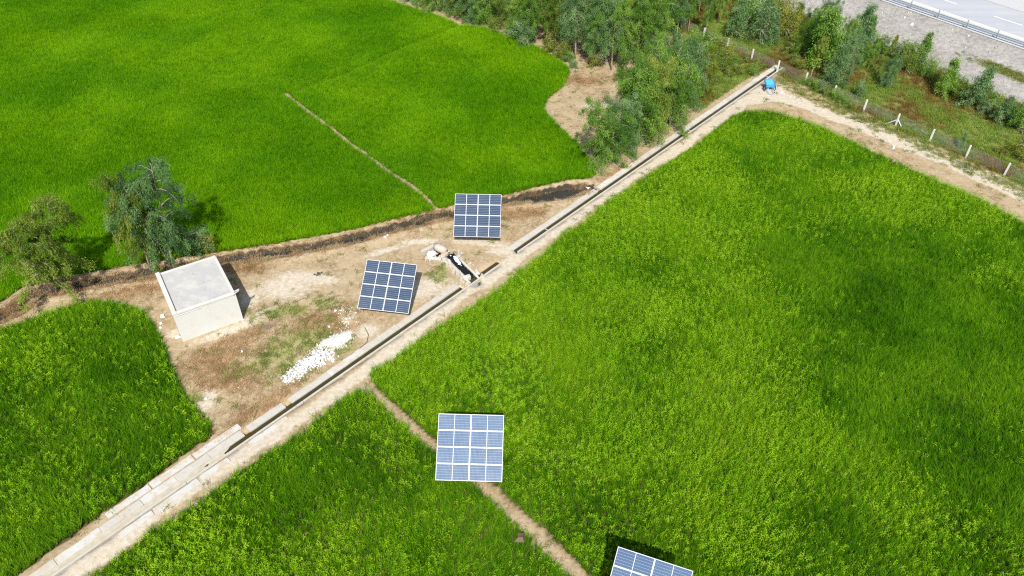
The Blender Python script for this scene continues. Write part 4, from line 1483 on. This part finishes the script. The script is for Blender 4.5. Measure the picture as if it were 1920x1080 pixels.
for _ in range(4000):
    x = gr_.uniform(GROVE[:, 0].min(), GROVE[:, 0].max())
    y = gr_.uniform(GROVE[:, 1].min(), 117)
    if not inside(np.array([x]), np.array([y]), GROVE)[0]:
        continue
    if min(np.hypot(x - a, y - b) for a, b in used) < 2.35:
        continue
    used.append(np.array([x, y]))
    cnt += 1
    lf = tr.choice(['olive', 'green', 'green', 'blue', 'blue', 'green', 'yellow'])
    tree(0, 0, tr.uniform(7.5, 10.5), 'tall', lf, 'grove_tree', '%s tree inside the %s part of the grove behind its front row' % (LN[lf], 'left' if x < 0 else 'middle' if x < 11 else 'right'), 'trees of the grove', world=np.array([x, y, 0]), wide=tr.uniform(.9, 1.25))
print('grove', cnt)
# understorey bushes on the grove edge
for px, py, H, lf, lab in ((1030, 99, 2.2, 'yellow', 'yellow green bush at the grove edge above the field'), (1052, 110, 2.0, 'yellow', 'light green bush at the grove edge near the bare patch'), (1066, 117, 1.5, 'green', 'low green bush at the corner between the field and the bare patch'), (1115, 124, 1.6, 'yellow', 'small yellow green shrub at the pale trunks behind the bare patch'), (903, 46, 2.2, 'green', 'bright green bush at the left part of the grove edge'), (1075, 128, 1.0, 'blue', 'grey tuft of leaves at the top of the bare patch'), (975, 78, 3.0, 'blue', 'blue green bush filling the grove edge right of the white trunk'), (990, 84, 2.6, 'blue', 'rounded grey green bush low on the grove edge'), (930, 60, 2.0, 'olive', 'dull olive bush at the foot of the grove edge'), (1160, 150, 1.6, 'green', 'dark bush in the gap between the grove and the clump')):
    tree(px, py, H, 'shrub', lf, 'bush', lab, 'bushes along the grove edge', cat='bush')

# young trees between fence and highway
yt = [(1290, 60, 7.5, 'tall', 'green', .7, 'slim tall eucalyptus just behind the far left fence post'), (1322, 68, 7.2, 'tall', 'green', .7, 'slim eucalyptus with a long pale trunk behind the fence'), (1370, 72, 6.2, 'young', 'blue', 1.1, 'grey green young tree behind the second visible fence post'), (1392, 45, 5.0, 'shrub', 'green', .7, 'dark dense tree at the upper edge left of the embankment'), (1428, 80, 5.6, 'shrub', 'blue', .62, 'large feathery grey green bush behind the fence'), (1445, 85, 4.2, 'young', 'blue', 1.2, 'silvery young tree in front of the feathery grey bush'), (1476, 74, 4.6, 'shrub', 'yellow', .6, 'round yellow green bush left of the tall tree group'), (1465, 40, 3.6, 'shrub', 'yellow', .8, 'yellowish bush near the stony slope at the upper edge'),
      (1506, 108, 7.0, 'bush', 'green', .72, 'leftmost tree of the tall group by the end of the channel'), (1546, 127, 8.0, 'young', 'green', 1.35, 'tallest pointed tree of the group by the end of the channel'), (1562, 166, 5.6, 'young', 'blue', 1.3, 'tree with a visible thin trunk just behind the fence'), (1588, 140, 5.2, 'bush', 'blue', .8, 'grey green tree at the right side of the tall group'), (1602, 102, 6.6, 'young', 'blue', 1.2, 'dark pointed tree at the back right of the tall group'), (1530, 92, 6.4, 'bush', 'blue', .7, 'grey tree at the back of the tall group'), (1575, 116, 6.0, 'bush', 'green', .7, 'green tree filling the middle of the tall group'), (1525, 130, 4.5, 'bush', 'olive', .75, 'low olive tree at the near side of the tall group'), (1620, 128, 3.6, 'bush', 'green', .85, 'low green tree right of the tall group'),
      (1657, 163, 4.0, 'bush', 'blue', .85, 'rounded silvery tree alone in the wet meadow'), (1643, 106, 2.8, 'shrub', 'green', .8, 'dark green bush at the foot of the stony slope'), (1668, 100, 2.6, 'young', 'yellow', 1.0, 'small yellow green tree at the foot of the stony slope'), (1712, 131, 4.9, 'young', 'green', 1.2, 'dark pointed young tree beside the tall reeds'), (1695, 135, 2.6, 'shrub', 'olive', .8, 'olive bush left of the tall reeds'),
      (1767, 181, 4.8, 'young', 'green', 1.25, 'leaning young tree right of the reeds with a pale trunk'), (1790, 178, 2.4, 'shrub', 'green', .8, 'bush between the two young trees under the slope'), (1815, 200, 5.2, 'young', 'blue', 1.35, 'grey green young tree right of centre under the slope'), (1838, 195, 1.8, 'shrub', 'olive', .9, 'low olive bush beside the grey young tree'), (1868, 231, 3.4, 'young', 'blue', 1.5, 'silvery drooping young tree near the right edge'), (1906, 247, 3.6, 'shrub', 'green', .62, 'dark green dense bush at the right edge of the meadow'), (1880, 222, 1.6, 'shrub', 'green', .9, 'small dark bush behind the silvery drooping tree'),
      (1608, 183, 2.0, 'shrub', 'blue', .75, 'pale round shrub just inside the fence'), (1801, 277, 2.0, 'young', 'blue', 1.15, 'small grey shrub standing against the fence wire'), (1903, 296, 2.2, 'shrub', 'yellow', 1.1, 'yellow green tall weeds clump near the last fence post'), (1875, 290, 1.3, 'shrub', 'yellow', 1.1, 'low yellow green bush in the brown meadow near the right edge')]
for px, py, H, kd, lf, w, lab in yt:
    tree(px, py, H, kd, lf, 'young_tree' if kd != 'shrub' else 'bush', lab, 'young trees and bushes between fence and highway', wide=w, cat='tree' if kd != 'shrub' else 'bush')

for px, py, H, kd, lf, w in ((1345, 42, 7.0, 'tall', 'green', .8), (1408, 28, 6.5, 'tall', 'blue', .8), (1262, 62, 8.0, 'tall', 'green', .9), (1278, 34, 8.0, 'tall', 'olive', .9), (1335, 14, 7.5, 'tall', 'blue', .8), (1382, 12, 6.5, 'tall', 'green', .8), (1448, 22, 5.0, 'young', 'green', 1.2), (1310, 26, 7.5, 'tall', 'blue', .8), (1418, 62, 4.5, 'young', 'green', 1.2), (1490, 62, 4.2, 'young', 'olive', 1.2)):
    tree(px, py, H, kd, lf, 'young_tree', '%s sapling in the belt behind the fence, left of the tall tree group' % LN[lf], 'saplings left of the tall tree group', wide=w)
for px, py, H, kd, lf, w in ((1625, 78, 3.6, 'young', 'green', 1.3), (1632, 112, 3.0, 'bush', 'green', .9), (1684, 118, 2.6, 'shrub', 'green', .9), (1700, 116, 2.4, 'shrub', 'olive', .9), (1735, 146, 2.0, 'shrub', 'green', .9), (1752, 160, 2.2, 'shrub', 'olive', .9), (1640, 140, 2.6, 'bush', 'olive', .9), (1855, 207, 2.2, 'shrub', 'green', .9), (1840, 214, 1.6, 'shrub', 'blue', 1.0), (1892, 232, 2.4, 'shrub', 'blue', .8), (1800, 190, 2.0, 'shrub', 'olive', 1.0)):
    tree(px, py, H, kd, lf, 'scrub_bush', '%s scrub along the foot of the stony slope' % LN[lf], 'scrub along the foot of the slope', wide=w, cat='bush')

# low bushes along the fence, left and right of the channel end
fb = [(1335, 122, 1.4, 'green'), (1362, 124, 1.3, 'yellow'), (1375, 128, 1.1, 'green'), (1398, 128, 1.1, 'yellow'), (1350, 118, 1.4, 'olive'), (1322, 146, 1.2, 'green'), (1365, 146, .8, 'olive'), (1310, 168, 1.3, 'green'), (1300, 90, 1.6, 'green'), (1322, 100, 1.9, 'green'), (1345, 108, 1.7, 'yellow'), (1372, 112, 1.5, 'green'), (1395, 118, 1.4, 'olive'), (1415, 122, 1.3, 'olive'), (1430, 128, 1.0, 'green'), (1318, 128, 1.2, 'yellow'), (1352, 134, 1.1, 'olive'), (1385, 140, 1.0, 'olive'), (1410, 140, .9, 'green'), (1340, 155, .9, 'olive'), (1300, 120, 2.2, 'green'),
      (1512, 160, 1.0, 'green'), (1530, 168, 1.1, 'green'), (1546, 178, 1.0, 'olive'), (1562, 186, 1.1, 'green'), (1580, 196, 1.0, 'green'), (1597, 205, .8, 'olive'), (1538, 158, 1.0, 'olive'), (1488, 120, 1.2, 'olive'), (1500, 130, 1.2, 'yellow'), (1475, 100, 1.4, 'olive')]
for i, (px, py, H, lf) in enumerate(fb):
    lab = ('low %s bush among the thicket left of the channel end' if px < 1450 else 'low %s bush in the weedy strip beside the fence, right of the channel end') % LN[lf]
    nearf = abs((at(px, py)[0] - FP0[0]) * RN[0] + (at(px, py)[1] - FP0[1]) * RN[1]) < 2.6
    tree(px, py, H * ((.62 if nearf else 1.4) if px < 1450 else 1.1), 'shrub', lf, 'fence_bush', lab, 'low bushes left of the channel end' if px < 1450 else 'low bushes right of the channel end', cat='bush', wide=1.2)

# reeds
REED = leafy('reed_blade', [(0.1, (.07, .12, .03)), (0.5, (.15, .21, .06)), (0.9, (.30, .33, .13))], trans=.3, rnd=.3, patch=.7, pscale=2.5)
rg = np.random.default_rng(15)
for px, py, lab, n_, s_ in ((1738, 131, 'tall clump of pale green reeds at the foot of the stony slope', 150, 1.0), (1412, 60, 'upright grey reeds behind the feathery bush', 90, .9), (1636, 34, 'dry brownish grass clump at the top of the tree group', 60, .6)):
    V, Fq, al = blades(rg, n_, 1.2, 2.8, .40, .05, .55, .6, 4)
    me = np_mesh('reed_clump', V, Fq, 4, [REED], attrs=[('along', 'POINT', al)])
    p = at(px, py)
    zz = float(ground_z(p[0], p[1], False))
    for _ in range(3):
        p = at(px, py, zz)
        zz = float(ground_z(p[0], p[1], False))
    o = tag(obj('reed_clump', me, None, None, (p[0], p[1], zz)), lab, 'reeds', 'reed clumps')
    o.scale = (s_, s_, s_)
# grass ledge on the embankment
p = at(1897, 142, .8)
X = np.random.default_rng(4).normal(0, 1, (420, 2))
pts = np.array([p[:2] + RD * a * 2.2 + RN * b * .28 for a, b in X])
rg = np.random.default_rng(14)
hs = rg.uniform(.5, .9, len(pts))
scatter('slope_grass', np.stack([pts[:, 0], pts[:, 1], ground_z(pts[:, 0], pts[:, 1]) - .02], -1), [bpy.data.objects.new('sg', q.data) for q in weedp], rg.integers(0, 5, len(pts)), spin(rg, len(pts)), np.stack([hs * 2, hs * 2, hs * 2], -1), 'strip of green grass growing low on the stony embankment')
# clod beside the footpath
p = at(976, 1008, .3)
tag(MB().add(chunk(r, .28), CF).build('mud_clod', simple('dark_mud', (.12, .085, .05)), loc=(p[0], p[1], .35)), 'dark lump of mud and straw in the rice beside the footpath', 'clod')

# a cable trailing from the heap to the channel kerb
cb = [at(*q, .02) for q in ((684, 614), (691, 628), (688, 642), (676, 652), (670, 662), (666, 672))]
tag(MB().tube([(q[0] - cb[0][0], q[1] - cb[0][1], .03) for q in cb], .022, 5).build('cable', TYRE, loc=(cb[0][0], cb[0][1], 0)), 'thin dark cable lying across the soil from the sand heap to the channel', 'cable')

# a little dark litter on the bare earth right of the pump house
p = at(598, 514)
mb = MB()
for i in range(7):
    mb.add(chunk(r, r.uniform(.05, .12)) + np.array([r.normal(0, .18), r.normal(0, .12), .05]), CF)
tag(mb.build('litter_pile', simple('charred_litter', (.07, .065, .06), var=.5), loc=(p[0], p[1], 0)), 'small dark pile of litter on the pale earth between hut and solar array', 'litter')
